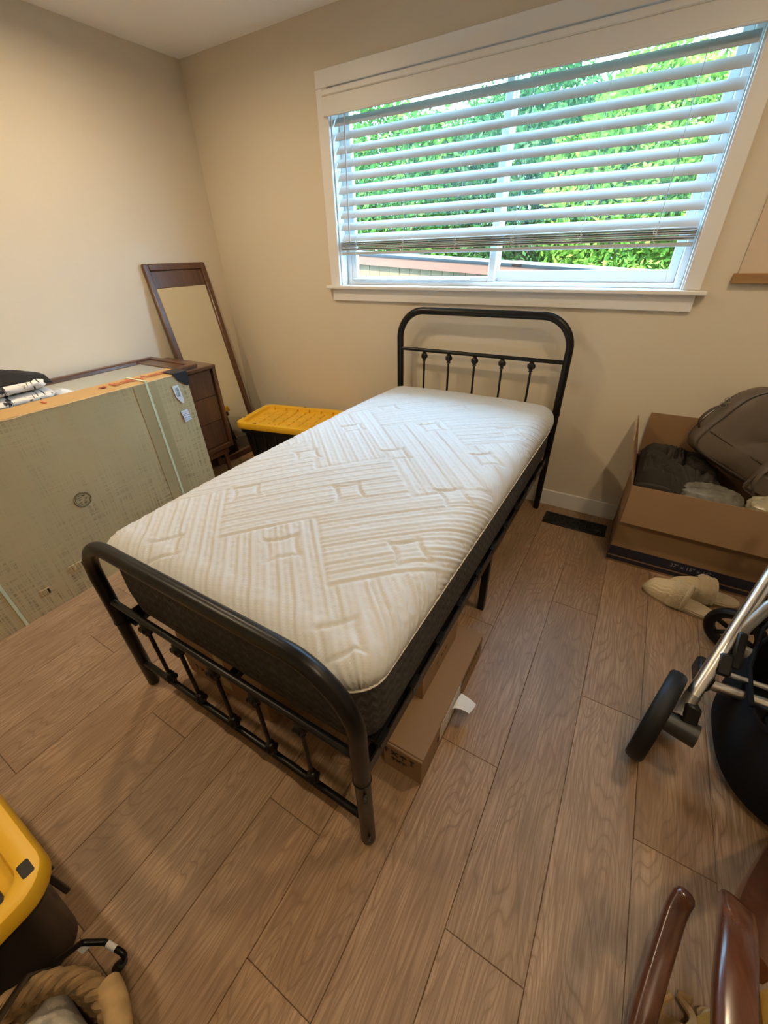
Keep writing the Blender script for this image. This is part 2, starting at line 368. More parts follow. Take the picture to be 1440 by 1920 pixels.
struct('wall_back', wb, WALL)
struct('wall_right', G().box(X1, X1 + .12, Y1 - .12, 0, -.02, ZC + .02, .0005), WALL)
struct('wall_front', G().box(0, X1, Y1 - .12, Y1, -.02, ZC + .02, .0005), WALL)
ceiling = struct('ceiling', G().box(-.12, X1 + .12, Y1 - .12, .15, ZC, ZC + .15, .0005), CEIL)
def bb(x0, x1, y0, y1): return G().box(x0, x1, y0, y1, 0, .0985, .0025)
struct('baseboard_back', bb(.013, X1 - .013, -.013, 0), TRIM); struct('baseboard_left', bb(0, .013, Y1 + .013, -.013), TRIM); struct('baseboard_right', bb(X1 - .013, X1, Y1 + .013, 0), TRIM)
# recessed ceiling lamps (above the frame): trim ring, glowing lens, and the light they give
for (lx, ly, LAMP_W) in LAMPS:
    obj('lamp_trim', G().lathe([(.055, ZC - .001), (.082, ZC - .001), (.082, ZC - .006), (.060, ZC - .010), (.055, ZC - .006), (.055, ZC - .001)], 28, Matrix.Translation((lx, ly, 0))), TRIM, ceiling)
    obj('lamp_lens', G().lathe([(1e-6, ZC - .003), (.056, ZC - .003)], 28, Matrix.Translation((lx, ly, 0))), LAMPGLOW, ceiling)
    ld = bpy.data.lights.new('ceiling_lamp', 'AREA'); ld.shape = 'DISK'; ld.size = .085; ld.spread = math.radians(170); ld.energy = LAMP_W; ld.color = LAMP_C
    lo = bpy.data.objects.new('ceiling_lamp', ld); COL.objects.link(lo); lo.location = (lx, ly, ZC - .012)

# ------------------------------------------------------------------ window
win = thing('window_1', None, None, (1.966, 0, 1.17), kind='structure')
def wp(name, g, m=TRIM): return obj(name, g, m, win, smooth=30)
CX0, CX1, CZ1 = .9965, 2.929, 2.124
wp('casing_side', G().box(CX0, WX0 + .001, -.018, 0, 1.181, WZ1, .002)); wp('casing_side', G().box(WX1 - .001, CX1, -.018, 0, 1.181, WZ1, .002)); wp('casing_head', G().box(CX0, CX1, -.0185, 0, WZ1, CZ1, .002))
wp('sill', G().box(.972, 2.956, -.045, .075, 1.163, 1.181, .004)); wp('apron', G().box(1.005, 2.921, -.017, 0, 1.098, 1.163, .002))
wp('jamb', G().box(WX0, WX0 + .008, 0, .15, 1.181, WZ1, .001)); wp('jamb', G().box(WX1 - .008, WX1, 0, .15, 1.181, WZ1, .001)); wp('jamb_head', G().box(WX0, WX1, 0, .15, WZ1 - .008, WZ1, .001))
fr = G(); x0, x1 = WX0 + .008, WX1 - .008
fr.box(x0, x0 + .03, .062, .135, 1.181, 2.048, .003); fr.box(x1 - .03, x1, .062, .135, 1.181, 2.048, .003); fr.box(x0 + .03, x1 - .03, .062, .135, 1.181, 1.200, .003); fr.box(x0 + .03, x1 - .03, .062, .135, 2.02, 2.048, .003)
wp('vinyl_frame', fr, VINYL)
def sash(a, b, y0, y1, zb, stile):
    g = G(); g.box(a, a + stile, y0, y1, 1.2, 2.02, .003); g.box(b - stile, b, y0, y1, 1.2, 2.02, .003); g.box(a + stile, b - stile, y0, y1, 1.2, zb, .003); g.box(a + stile, b - stile, y0, y1, 1.985, 2.02, .003)
    s_ = wp('sash', g, VINYL); obj('pane', G().box(a + stile - .003, b - stile + .003, (y0 + y1) / 2 - .002, (y0 + y1) / 2 + .002, zb - .003, 1.988, .0004), GLASS, s_, smooth=0)
sash(x0 + .03, 2.012, .068, .096, 1.226, .036); sash(1.984, x1 - .03, .100, .130, 1.252, .036)
one('security_bar', G().tube([(1.118, .055, 1.2085), (1.883, .055, 1.2085)], .0085, 12), mat('grey_dowel', (.52, .53, .54), .5), 'thin grey security bar lying in the bottom track of the window', 'bar', (1.5, .055, 1.2))

# ------------------------------------------------------------------ blind
bl = thing('window_blind', 'white wooden slat blind lowered over most of the window', 'blind', (1.966, -.03, 1.34))
vg = G(); vg.box(1.050, 2.882, -.040, -.028, 1.949, 2.020, .0025); vg.box(1.050, 2.882, -.044, -.028, 2.020, 2.045, .004); vg.box(1.050, 2.882, -.042, -.028, 1.944, 1.953, .002)
for xa in (1.050, 2.872): vg.box(xa, xa + .010, -.028, -.0195, 1.949, 2.045, .002)
obj('valance', vg, mat('valance_paint', (.70, .68, .645), .42), bl, smooth=30)
obj('head_rail', G().box(1.080, 2.850, -.0005, .052, 1.975, 2.030, .003), BLIND, bl)
SL0, SL1, YS = 1.081, 2.851, .026; pitch = .0563
def slat_mesh(L, tilt, w=.05, t=.0028, camber=.0035):
    g = G(); prof = []; n = 6
    for k in range(n + 1):
        u = -1 + 2 * k / n; prof.append((u * w / 2, camber * (1 - u * u) + t / 2))
    for k in range(n, -1, -1):
        u = -1 + 2 * k / n; prof.append((u * w / 2, camber * (1 - u * u) - t / 2))
    ct, st = math.cos(tilt), math.sin(tilt); V = []
    for X in (-L / 2, L / 2):
        for (y, z) in prof: V.append((X, y * ct - z * st, y * st + z * ct))
    m_ = len(prof); F = [(i, (i + 1) % m_, m_ + (i + 1) % m_, m_ + i) for i in range(m_)] + [tuple(range(m_))[::-1], tuple(range(m_, 2 * m_))]
    return to_mesh('slat', g.add(V, F), 35)
sm = slat_mesh(SL1 - SL0, math.radians(51)); sm.materials.append(BLIND); smflat = slat_mesh(SL1 - SL0, math.radians(4)); smflat.materials.append(BLIND)
inv = ROOTM[bl].inverted()
def put(name, me, p, rx=0.0, rz=0.0):
    o = bpy.data.objects.new(name, me); COL.objects.link(o); o.parent = bl; o.location = inv @ Vector(p); o.rotation_euler = (rx, 0, rz); ROOTM[o] = ROOTM[bl]
for k in range(10): put('slat', sm, ((SL0 + SL1) / 2 + random.uniform(-.002, .002), YS, 1.930 - pitch * k))
for k in range(6): put('slat', smflat, ((SL0 + SL1) / 2 + random.uniform(-.003, .003), YS + random.uniform(-.003, .003), 1.404 - .0078 * k), random.uniform(-.06, .08))
obj('bottom_rail', G().box(SL0, SL1, YS - .026, YS + .026, 1.3375, 1.3535, .004), BLIND, bl)
for lx in (1.192, 1.500, 1.808, 2.105, 2.410, 2.706):
    g = G()
    for dy in (-.0225, .0265):
        g.tube([(lx, YS + dy - .0, 1.985), (lx, YS + dy, 1.40)], .0007, 5)
    for k in range(10):
        z = 1.930 - pitch * k; g.tube([(lx + .004, YS - .0225, z - .018), (lx + .004, YS + .0265, z + .013)], .0006, 4)
    loops = []; rr = random.Random(int(lx * 1000))
    for q in range(26): loops.append((lx + rr.uniform(-.013, .013), YS - .0285 - rr.uniform(.001, .010), 1.412 - .074 * q / 25 + rr.uniform(-.006, .006)))
    g.tube(fillet(loops, .004, 3), .0011, 5)
    for sx in (-1, 1):
        g.tube([(lx + sx * .006 + .004 * math.cos(a_), YS - .030, 1.418 - .012 * a_ / 2 + .007 * math.sin(a_)) for a_ in [i * .5 for i in range(14)]], .0011, 5)
    obj('ladder_cord', g, CORD, bl)
wg = G(); wg.tube([(1.165, -.015, 1.965), (1.158, -.022, 1.405)], .0042, 8); wg.ball((1.158, -.022, 1.403), .0052, 8, 6)
obj('tilt_wand', wg, WAND, bl); obj('pull_cord', G().tube([(2.706, -.012, 1.965), (2.708, -.020, 1.42)], .0011, 6), WAND, bl)

# ------------------------------------------------------------------ outside
struct('ground', G().box(-14, 14, .4, 22, -.42, -.4, .001), LAWN)
fe = thing('garden_fence', 'sloping wooden garden fence with red rail beyond the window', 'fence', (1.0, 2.5, -.4))
def zr(x, a=1.353, s=-.066): return a + s * (x - .4)
def sloped(x0, x1, y0, y1, zb, zt, a=1.262, s=-.068):
    g = G(); V = []
    for x in (x0, x1):
        zc = a + s * (x - .4)
        V += [(x, y0, zc + zb), (x, y1, zc + zb), (x, y1, zc + zt), (x, y0, zc + zt)]
    return g.add(V, [(3, 2, 1, 0), (4, 5, 6, 7), (0, 1, 5, 4), (1, 2, 6, 5), (2, 3, 7, 6), (3, 0, 4, 7)])
obj('rail', sloped(-6, 5.5, 2.47, 2.51, -.088, 0), RAIL, fe, smooth=0); obj('cap', sloped(-6, 5.5, 2.44, 2.55, .030, .052), CAP, fe, smooth=0); obj('upper_rail', sloped(-6, 5.5, 2.52, 2.545, -.01, .03), CAP, fe, smooth=0)
bx = -2.4
while bx < 1.25:
    h = 1.262 - .068 * (bx - .4) - .04; obj('board', G().box(bx, bx + .135, 2.515, 2.533, -.36, h, .002), FENCE, fe); bx += .1385
for px_ in (1.47, 3.4, -2.6): obj('post', G().box(px_ - .05, px_ + .05, 2.515, 2.605, -.4, 1.262 - .068 * (px_ - .4) + .055, .004), RAIL, fe)
def leaves(c, r, n, size, seed, hollow=.55):
    rs = np.random.RandomState(seed); d = rs.normal(size=(n, 3)); d /= np.linalg.norm(d, axis=1)[:, None]
    lump = np.array([noise.noise(Vector(tuple(x * 2.1 + seed))) for x in d]); rad = (hollow + (1 - hollow) * rs.rand(n) ** .6) * (1 + .28 * lump)
    P = np.array(c) + d * rad[:, None] * np.array(r)
    a = rs.normal(size=(n, 3)); a /= np.linalg.norm(a, axis=1)[:, None]; b = np.cross(a, rs.normal(size=(n, 3))); b /= np.linalg.norm(b, axis=1)[:, None]
    s = size * (.6 + .8 * rs.rand(n))[:, None]; a *= s; b *= s * .45
    V = np.stack([P - a, P + b + a * .1, P + a, P - b + a * .1], 1).reshape(-1, 3)
    g = G(); g.V = [tuple(v) for v in V.tolist()]; g.F = [(4 * i, 4 * i + 1, 4 * i + 2, 4 * i + 3) for i in range(n)]; return g
def tree(c, r, n, size, seed, mt, label, zt):
    t = thing('leafy_tree', label, 'tree', (c[0], c[1], -.4), group='trees behind the fence')
    tr = [(c[0] + .1 * math.sin(k), c[1], -.4 + (c[2] + .4) * k / 5) for k in range(6)]
    obj('trunk', G().tube(tr, [.11, .10, .09, .08, .06, .04], 10), BARK, t)
    for k in range(5): obj('branch', G().tube([tr[3], (c[0] + r[0] * .5 * math.cos(k * 1.3), c[1] + r[1] * .5 * math.sin(k * 1.3), c[2] + .2 * r[2] * math.sin(k * 2))], [.045, .012], 6), BARK, t)
    tag(obj('foliage', leaves(c, r, n, size, seed), mt, t, smooth=0), kind='stuff')
tree((-4.9, 7.3, 2.2), (2.0, 1.3, 1.75), 17100, 0.060, 11, LEAF[1], 'leafy green tree outside, leftmost through the blind', 3)
tree((-2.2, 6.6, 1.9), (1.7, 1.2, 1.75), 17100, 0.060, 12, LEAF[0], 'deep green tree outside behind the left window sash', 3)
tree((.3, 7.2, 2.1), (1.7, 1.3, 1.8), 17100, 0.060, 13, LEAF[2], 'cool green tree outside behind the middle window mullion', 3)
tree((2.2, 6.2, 2.05), (1.45, 1.2, 1.60), 17100, 0.054, 14, LEAF[1], 'sunlit yellow green tree outside behind the right window sash', 3)
tree((4.2, 6.6, 1.2), (1.4, 1.2, 1.4), 12350, 0.054, 15, LEAF[1], 'low bright green tree outside at the right window edge', 3)
tree((2.6, 4.6, .25), (1.5, .7, .85), 12350, 0.036, 16, LEAF[1], 'rounded bright green bush outside just above the fence cap', 3)
tree((-.9, 10.5, 2.4), (4.2, 1.2, 1.9), 20900, 0.078, 17, LEAF[0], 'broad deep green tree standing furthest back outside the window', 3)
tree((4.6, 9.8, 1.9), (2.9, 1.2, 1.6), 17100, 0.078, 18, LEAF[2], 'wide cool green tree far behind the sunlit tree', 3)

# ------------------------------------------------------------------ bed frame
BXL, BXR, YF, YH = 1.515, 2.480, -2.010, -.078
bed = thing('bed_frame', 'black tubular metal twin bed frame with arched headboard and footboard', 'bed', ((BXL + BXR) / 2, (YF + YH) / 2, 0))
def spindle(x, y, z0, z1, knob):
    sp = obj('spindle', G().tube([(x, y, z0), (x, y, z1)], .0062, 10), BLACKMETAL, bed)
    for kz, up in knob:
        prof = [(.007, -.030), (.012, -.026), (.0085, -.020), (.0175, -.006), (.0185, .002), (.0165, .010), (.010, .018), (.013, .022), (.008, .027)]
        if not up: prof = [(r, -z) for r, z in prof[::-1]]
        kg = G().lathe(prof, 14, Matrix.Translation((x, y, kz)))
        for k in range(6):
            a = k * PI / 3; kg.ball((x + .0165 * math.cos(a), y + .0165 * math.sin(a), kz), (.005, .005, .012), 6, 5)
        obj('knob', kg, BLACKMETAL, sp)
# headboard
hx0, hx1, ZH = 1.525, 2.478, 1.067
obj('headboard_arch', G().tube(fillet([(hx0, YH, .40), (hx0, YH, ZH), (hx1, YH, ZH), (hx1, YH, .40)], .150, 12), .0190, 16), BLACKMETAL, bed)
for x in (hx0, hx1):
    lg = G(); lg.tube([(x, YH, 0), (x, YH, .60)], .0175, 14); lg.tube([(x, YH, .586), (x, YH, .606)], .0215, 14); obj('leg', lg, BLACKMETAL, bed)
obj('crossbar', G().tube([(hx0, YH, .858), (hx1, YH, .858)], .0105, 12), BLACKMETAL, bed); obj('crossbar', G().tube([(hx0, YH, .40), (hx1, YH, .40)], .0105, 12), BLACKMETAL, bed)
for k in range(5): spindle(1.998 + (k - 2) * .1555, YH, .405, .85, ((.826, True), (.43, False)))
# footboard
ZF = .690
obj('footboard_arch', G().tube(fillet([(BXL, YF, .335), (BXL, YF, ZF), (BXR, YF, ZF), (BXR, YF, .335)], .165, 14), .0205, 18), BLACKMETAL, bed)
for x in (BXL, BXR):
    lg = G(); lg.tube([(x, YF, .0), (x, YF, .006), (x, YF, .36)], [.0165, .0195, .0195], 16); lg.tube([(x, YF, .333), (x, YF, .339)], .0225, 16)
    l_ = obj('leg', lg, BLACKMETAL, bed)
    bg_ = G()
    for z in ((.30, .283, .06) if x > 2 else (.29,)): obj('bolt', G().tube([(x + (.015 if x > 2 else .0), YF - .012, z), (x + (.020 if x > 2 else .0), YF - .0225, z)], .0045, 8), STEEL if x < 2 else BLACKPL, l_)
obj('crossbar', G().tube([(BXL, YF, .430), (BXR, YF, .430)], .0105, 12), BLACKMETAL, bed); obj('crossbar', G().tube([(BXL, YF, .122), (BXR, YF, .122)], .0105, 12), BLACKMETAL, bed)
for k in range(5): spindle(1.998 + (k - 2) * .1545, YF, .122, .43, ((.397, True), (.150, False)))
# side rails, mid legs, slats
for sx, x in ((-1, BXL + .001), (1, BXR - .001)):
    rg = G(); rg.box(x - .0025, x + .0025, YF + .018, YH - .018, .308, .352, .001); xi = x - sx * .034; rg.box(min(x, xi), max(x, xi), YF + .018, YH - .018, .306, .311, .001); obj('side_rail', rg, BLACKMETAL, bed)
    obj('leg', G().box(x - sx * .016 - .015, x - sx * .016 + .015, -1.062, -1.032, 0, .307, .003), BLACKMETAL, bed)
obj('leg', G().box(1.983, 2.013, -1.062, -1.032, 0, .307, .003), BLACKMETAL, bed); obj('centre_rail', G().box(1.983, 2.013, YF + .03, YH - .03, .307, .333, .002), BLACKMETAL, bed)
slm = None
for k in range(11):
    y = YF + .10 + k * .1725
    g = G(); g.box(BXL + .012, BXR - .012, y - .022, y + .022, .3335, .349, .003)
    for x in (BXL + .005, BXR - .005): g.box(x - .009, x + .009, y - .025, y + .025, .331, .3565, .003)
    obj('slat', g, BLACKMETAL, bed)

# ------------------------------------------------------------------ mattress
mt = thing('mattress', 'white quilted twin mattress with charcoal border on the bed frame', 'mattress', (1.998, -1.03, .358))
MX0, MX1, MY0, MY1, ZB, ZP, ZT, RC = 1.518, 2.478, -1.972, -.112, .3585, .525, .655, .085
def zpipe(y): return .532 + .045 * np.clip((MY1 - y) / (MY1 - MY0), 0, 1) ** 1.6
def quilt(x, y):
    """relief of the quilted cover: chevron bands of ribs, with four-pointed stars"""
    zig = np.abs(((x - 1.68) / .3925 * 2) % 2 - 1)          # 1 at peaks, 0 at valleys
    yy = y - .205 * zig                                      # boundaries at constant yy
    band = np.floor((yy + 1.81) / .452).astype(int)          # A=-1, B=0, C=1, D=2
    fr_ = (yy + 1.81) / .452; edge = np.minimum(fr_ - np.floor(fr_), np.ceil(fr_) - fr_) * .452
    diag = np.where(band % 2 == 0, (x - y), (x + y)) / math.sqrt(2)
    p = (diag / .0345) % 1.0
    rib = np.where(p < .5, np.sin(np.clip(p / .5, 0, 1) * PI) ** .55, .74 * np.sin(np.clip((p - .5) / .5, 0, 1) * PI) ** .35)
    rough = np.where(p >= .5, 1.0, 0.0)
    h = .0070 * rib + rough * .0013 * (np.sin(x * 610 + 3 * np.sin(y * 330)) * np.sin(y * 570 + 2 * np.sin(x * 410)))
    h *= np.clip(edge / .010, .25, 1)
    for cx, off in ((1.445, .158), (1.760, 0), (2.075, .150), (2.380, .310), (2.690, .158)):
        for k in range(-1, 8):
            cy = -1.905 + off + .3165 * k; dx = np.abs(x - cx); dy = np.abs(y - cy)
            q = (dx / .066) ** .72 + (dy / .066) ** .72
            near = (dx < .085) & (dy < .085); ln = np.exp(-((q - 1) / .085) ** 2)
            h = np.where(near, h * np.where(q < 1, .55, 1.0) * (1 - ln) + .0008 * (q < 1) - .0030 * ln, h)
    return h
def mattress_cover():
    a = (MX1 - MX0) / 2 - RC; b = (MY1 - MY0) / 2 - RC; cx, cy = (MX0 + MX1) / 2, (MY0 + MY1) / 2
    tail = PI * RC / 2 + (ZT - RC - ZP); st = .0058
    S = np.linspace(-a - tail, a + tail, int((2 * a + 2 * tail) / st)); T = np.linspace(-b - tail, b + tail, int((2 * b + 2 * tail) / st))
    s, t = np.meshgrid(S, T); so = np.maximum(np.abs(s) - a, 0); to = np.maximum(np.abs(t) - b, 0); d = np.maximum(so, to); nrm = np.sqrt(so ** 2 + to ** 2) + 1e-9
    ux = np.sign(s) * so / nrm; uy = np.sign(t) * to / nrm; th = np.minimum(d / RC, PI / 2)
    out = RC * np.sin(th); drop = RC * (1 - np.cos(th)) + np.maximum(d - PI * RC / 2, 0)
    bx_ = np.clip(s, -a, a); by_ = np.clip(t, -b, b)
    crown = .030 * (1 - (bx_ / (a + .06)) ** 2) * (1 - (by_ / (b + .10)) ** 4) + .012 * (1 - (by_ / b) ** 2) * np.cos(th)
    nx, ny, nz = ux * np.sin(th), uy * np.sin(th), np.cos(th); fade = np.clip((tail - d) / .02, 0, 1)
    q = quilt(s + cx, t + cy) * fade
    puff = .010 * np.sin(np.clip(d / tail, 0, 1) * PI) * (d > 0)
    X = cx + bx_ + ux * out + nx * q + ux * puff; Y = cy + by_ + uy * out + ny * q + uy * puff; Z = ZT + crown - drop * (ZT - zpipe(Y)) / (RC + ZT - RC - ZP) + nz * q
    g = G(); g.V = list(zip(X.ravel().tolist(), Y.ravel().tolist(), Z.ravel().tolist())); w = len(S); h = len(T)
    i = (np.arange(h - 1)[:, None] * w + np.arange(w - 1)[None]).ravel(); g.F = list(map(tuple, np.stack([i, i + 1, i + w + 1, i + w], 1).tolist())); return g
obj('quilted_cover', mattress_cover(), TICK, mt, smooth=180)
def ring(x0, x1, y0, y1, r, z): return [(x, y, z) for x, y in rrect(x0, x1, y0, y1, r, 8)]
bdg = G(); lv = [(0, .016), (.07, .008), (.25, .003), (.5, -.002), (.75, -.001), (1, .001)]
rings = [[(x, y, ZB + (float(zpipe(y)) - ZB) * f_) for x, y, _ in ring(MX0 + i_, MX1 - i_, MY0 + i_, MY1 - i_, RC - i_, 0)] for f_, i_ in lv]; n_ = len(rings[0])
bdg.add([p for r_ in rings for p in r_], [(j * n_ + k, j * n_ + (k + 1) % n_, (j + 1) * n_ + (k + 1) % n_, (j + 1) * n_ + k) for j in range(len(lv) - 1) for k in range(n_)] + [tuple(range(n_))[::-1]])
bo = obj('border', bdg, BORDER, mt); obj('piping', G().tube([(x, y, float(zpipe(y))) for x, y, _ in ring(MX0 - .001, MX1 + .001, MY0 - .001, MY1 + .001, RC, 0)], .0042, 8, True), PIPE, mt)

# ------------------------------------------------------------------ dresser and the two mirrors
dr = thing('dresser', 'dark walnut dresser with three drawer rows against the left wall', 'dresser', (.26, -1.40, 0))
DX, DY0, DY1, DZ = .495, -2.10, -.635, .782
obj('top', G().box(.016, DX, DY0, DY1, DZ - .022, DZ, .003), WALNUT, dr)
cs = G(); cs.box(.018, DX - .004, DY1 - .024, DY1 - .001, .235, DZ - .022, .002); cs.box(.018, DX - .004, DY0 + .001, DY0 + .024, .235, DZ - .022, .002); cs.box(.018, .030, DY0 + .024, DY1 - .024, .235, DZ - .022, .001); cs.box(.03, DX - .004, DY0 + .024, DY1 - .024, .235, .262, .002); cs.box(.030, DX - .06, DY0 + .024, DY1 - .024, .262, .280, .001)
obj('case', cs, WALNUT, dr)
for c_ in range(3):
    ya = DY1 - .030 - c_ * .47; yb = ya - .465
    for r_ in range(3):
        z0 = .268 + r_ * .1635; d_ = obj('drawer', G().box(DX - .042, DX - .020, yb, ya, z0, z0 + .1605, .002), WALNUTZ, dr)
        obj('knob', G().ball((DX - .014, (ya + yb) / 2, z0 + .08), (.009, .009, .009), 10, 6), STEEL, d_)
for x in (.06, DX - .05):
    for y in (DY0 + .06, DY1 - .05): obj('leg', G().tube([(x, y, .236), (x, y, .0)], [.020, .012], 10), WALNUT, dr)
obj('base_rail', G().box(.04, DX - .03, DY0 + .03, DY1 - .03, .185, .236, .003), WALNUT, dr)
def dresser_mirror(name, label, M, W=.462, L=1.335):
    """long framed mirror: local x = width, local y = length (head panel at +y), local z = out of the face"""
    t = thing(name, label, 'mirror', M=M); fw = .040; th = .022
    for nm, bx_ in (('frame_stile', (-W / 2, -W / 2 + fw, 0, L)), ('frame_stile', (W / 2 - fw, W / 2, 0, L)), ('frame_rail', (-W / 2 + fw, W / 2 - fw, 0, fw)), ('frame_rail', (-W / 2 + fw, W / 2 - fw, L - fw, L))):
        g = G(); g.box(bx_[0], bx_[1], bx_[2], bx_[3], 0, th, .006); obj(nm, g, WALNUT, t, local=True)
    obj('head_panel', G().box(-W / 2 + fw, W / 2 - fw, L - fw - .095, L - fw, .003, .013, .002), WALNUT, t, local=True)
    obj('glass', G().box(-W / 2 + fw - .002, W / 2 - fw + .002, fw - .002, L - fw - .095, .003, .009, .0006), MIRROR, t, local=True, smooth=0)
    obj('backing', G().box(-W / 2 + .006, W / 2 - .006, .006, L - .006, -.004, .003, .001), mat('hardboard', (.12, .07, .04), .8), t, local=True)
    return t
# standing: foot on the floor away from the wall, head against the left wall
ym = -.398; pb = Vector((.232, ym, .004)); pt = Vector((.006, ym, 1.322)); yv = (pt - pb).normalized(); xv = Vector((0, 1, 0)); zv = xv.cross(yv)
Mm = Matrix((xv, yv, zv)).transposed().to_4x4(); Mm.translation = pb
dresser_mirror('standing_mirror', 'long walnut-framed mirror leaning on the left wall in the corner', Mm)
Ml = Matrix((Vector((-1, 0, 0)), Vector((0, 1, 0)), Vector((0, 0, 1)))).transposed().to_4x4()
xv = Vector((1, 0, 0)); yv = Vector((0, 1, 0)); Ml = Matrix.Translation((.247, -.745 - 1.335, DZ + .0045))
dresser_mirror('flat_mirror', 'long walnut-framed mirror lying flat on top of the dresser', Ml)

# ------------------------------------------------------------------ tall flat carton
ca = thing('flat_carton', 'tall scuffed olive-brown furniture carton standing on edge beside the bed', 'box', (.68, -1.76, 0))
CXa, CXb, CYa, CYb, CZ = .600, .757, -2.500, -1.026, .846
def carton_face():
    g = G(); ny, nz = 60, 34; V = []
    for j in range(nz + 1):
        for i in range(ny + 1):
            y = CYa + (CYb - CYa) * i / ny; z = CZ * j / nz
            dx = .004 * noise.noise(Vector((y * 3, z * 3, 1))) + .002 * noise.noise(Vector((y * 11, z * 9, 5)))
            e = min(1, min(i, ny - i, j, nz - j) / 2); crease = -.004 * math.exp(-((y + 1.548 + .02 * (z - .6)) / .006) ** 2) * (z > .3) - .009 * math.exp(-((y + 1.66) / .010) ** 2) * max(0, (z - .70) / .15)
            V.append((CXb + dx * e + crease, y, z))
    return g.add(V, [(j * (ny + 1) + i, j * (ny + 1) + i + 1, (j + 1) * (ny + 1) + i + 1, (j + 1) * (ny + 1) + i) for j in range(nz) for i in range(ny)])
bodyg = carton_face(); bodyg.box(CXa, CXb - .008, CYa, CYb, 0, CZ - .004, .002)
for (ya, yb, za, zb) in ((CYa, CYb, 0, .004), (CYa, CYb, CZ - .004, CZ)): bodyg.box(CXb - .012, CXb - .001, ya, yb, za, zb, .0005)
for (ya, yb) in ((CYa, CYa + .004), (CYb - .004, CYb)): bodyg.box(CXb - .012, CXb - .001, ya, yb, 0, CZ, .0005)
body = obj('body', bodyg, KRAFT, ca, smooth=30)
def top_flap():
    g = G(); n = 70
    def f(u, v):
        y = CYa + (CYb - CYa) * u; x = CXa + (CXb - .002 - CXa) * v
        return (x, y, CZ + .003 + .003 * noise.noise(Vector((y * 4, x * 6, 2))) - .005 * max(0, v - .8) * 5 * (.5 + .5 * noise.noise(Vector((y * 9, 0, 7)))))
    g.grid(f, n, 6); lowr = [(x, y, z - .003) for x, y, z in g.V]; F2 = [f_[::-1] for f_ in g.F]; return g.add(lowr, [tuple(i for i in f_) for f_ in F2])
obj('top_flap', top_flap(), KRAFTTOP, ca)
rim = [(CXb + .001 + .003 * noise.noise(Vector((y * 14, 1, 1))), y, CZ - .001 + .003 * noise.noise(Vector((y * 17, 4, 1)))) for y in np.linspace(CYa, CYb - .08, 60)]
obj('torn_edge', G().tube(rim, .0022, 6), mat('torn_board_edge', (.62, .47, .25), .9), ca)
for ys in (-1.249, -2.122):
    g = G(); g.box(CXb + .003, CXb + .0048, ys - .006, ys + .006, .0, CZ + .008, .0004); g.box(CXa, CXb + .004, ys - .006, ys + .006, CZ + .0065, CZ + .0082, .0004); obj('strap', g, STRAP, ca)
obj('clear_tape', G().box(CXb + .0015, CXb + .0028, -1.315, -1.200, .0, CZ, .0004), CLEARTAPE, ca)
tg = G(); M0 = Matrix(((0, 0, 1, CXb + .0036), (1, 0, 0, 0), (0, 1, 0, 0), (0, 0, 0, 1)))
tg.prism([(-1.103, .852), (-1.020, .852), (-1.022, .792), (-1.034, .780), (-1.050, .789), (-1.060, .800), (-1.083, .815), (-1.092, .833)], 0, .0015, M0); tg.box(CXb - .09, CXb + .004, -1.10, -1.02, CZ + .006, CZ + .009, .001)
obj('repair_tape', tg, TAPE, ca)
lb = G(); lb.prism([(-1.124, .797), (-1.088, .797), (-1.080, .720), (-1.083, .700), (-1.094, .702), (-1.118, .738)], 0, .0008, M0); obj('shipping_label', lb, PAPER, ca); obj('barcode', G().box(CXb + .0046, CXb + .0050, -1.112, -1.092, .738, .785, .0001), BARCODE, ca)
obj('address_label', G().prism([(-1.118, .664), (-1.077, .667), (-1.066, .607), (-1.107, .601)], 0, .0008, M0), FINEPRINT, ca)
sg = G(); sc_ = (-1.711, .432)
for rr_, w_ in ((.0345, .0018), (.0290, .0009)): sg.tube([(CXb + .0035, sc_[0] + rr_ * math.cos(a), sc_[1] + rr_ * math.sin(a)) for a in np.linspace(0, 2 * PI, 40)[:-1]], w_, 5, True)
rs_ = random.Random(3)
for k in range(26):
    u, v = rs_.uniform(-.023, .023), rs_.uniform(-.022, .022)
    if u * u + v * v < .024 ** 2: sg.box(CXb + .0028, CXb + .0038, sc_[0] + u - rs_.uniform(.002, .006), sc_[0] + u + rs_.uniform(.002, .006), sc_[1] + v - .0012, sc_[1] + v + .0012, .0002)
obj('maker_stamp', sg, STAMPINK, ca)
for (ya, yb, z) in ((-1.888, -1.817, .143), (-2.022, -1.989, .102)):
    g = G()
    for k in range(5):
        t_ = k / 5; g.box(CXb + .0010 + .003 * (k % 2), CXb + .0042 + .003 * (k % 2), ya + (yb - ya) * t_, ya + (yb - ya) * (t_ + .13), z - .016, z + .014, .0005)
    g.box(CXb + .0005, CXb + .0032, ya - .004, yb + .004, z - .018, z + .016, .0005); hh = obj('hand_hole', g, KRAFT, ca); obj('painted_hole_shade', G().box(CXb + .003, CXb + .0048, yb - (yb - ya) * .34, yb, z - .014, z + .012, .0005), mat('hole_shade_tone', (.03, .024, .015), .9), hh)  # raised dark slab paints the shade inside the hand hole
MT = Matrix.Translation((.672, -1.20, CZ + .0075)) @ Matrix.Rotation(PI / 2, 4, 'Z')
text('printed_name', 'babyletto', .088, REDINK, ca, MT)
lgm = G()
for k in range(4): lgm.box(-.004, .004, -.018, .018, 0, .0006, .0001, M=Matrix.Translation((.672, -1.405, CZ + .0072)) @ Matrix.Rotation(k * PI / 4, 4, 'Z'))
obj('printed_logo', lgm, REDINK, ca); obj('printed_dash', G().box(.650, .690, -1.655, -1.645, CZ + .0050, CZ + .0074, .0001, M=Matrix.Identity(4)), REDINK, ca)

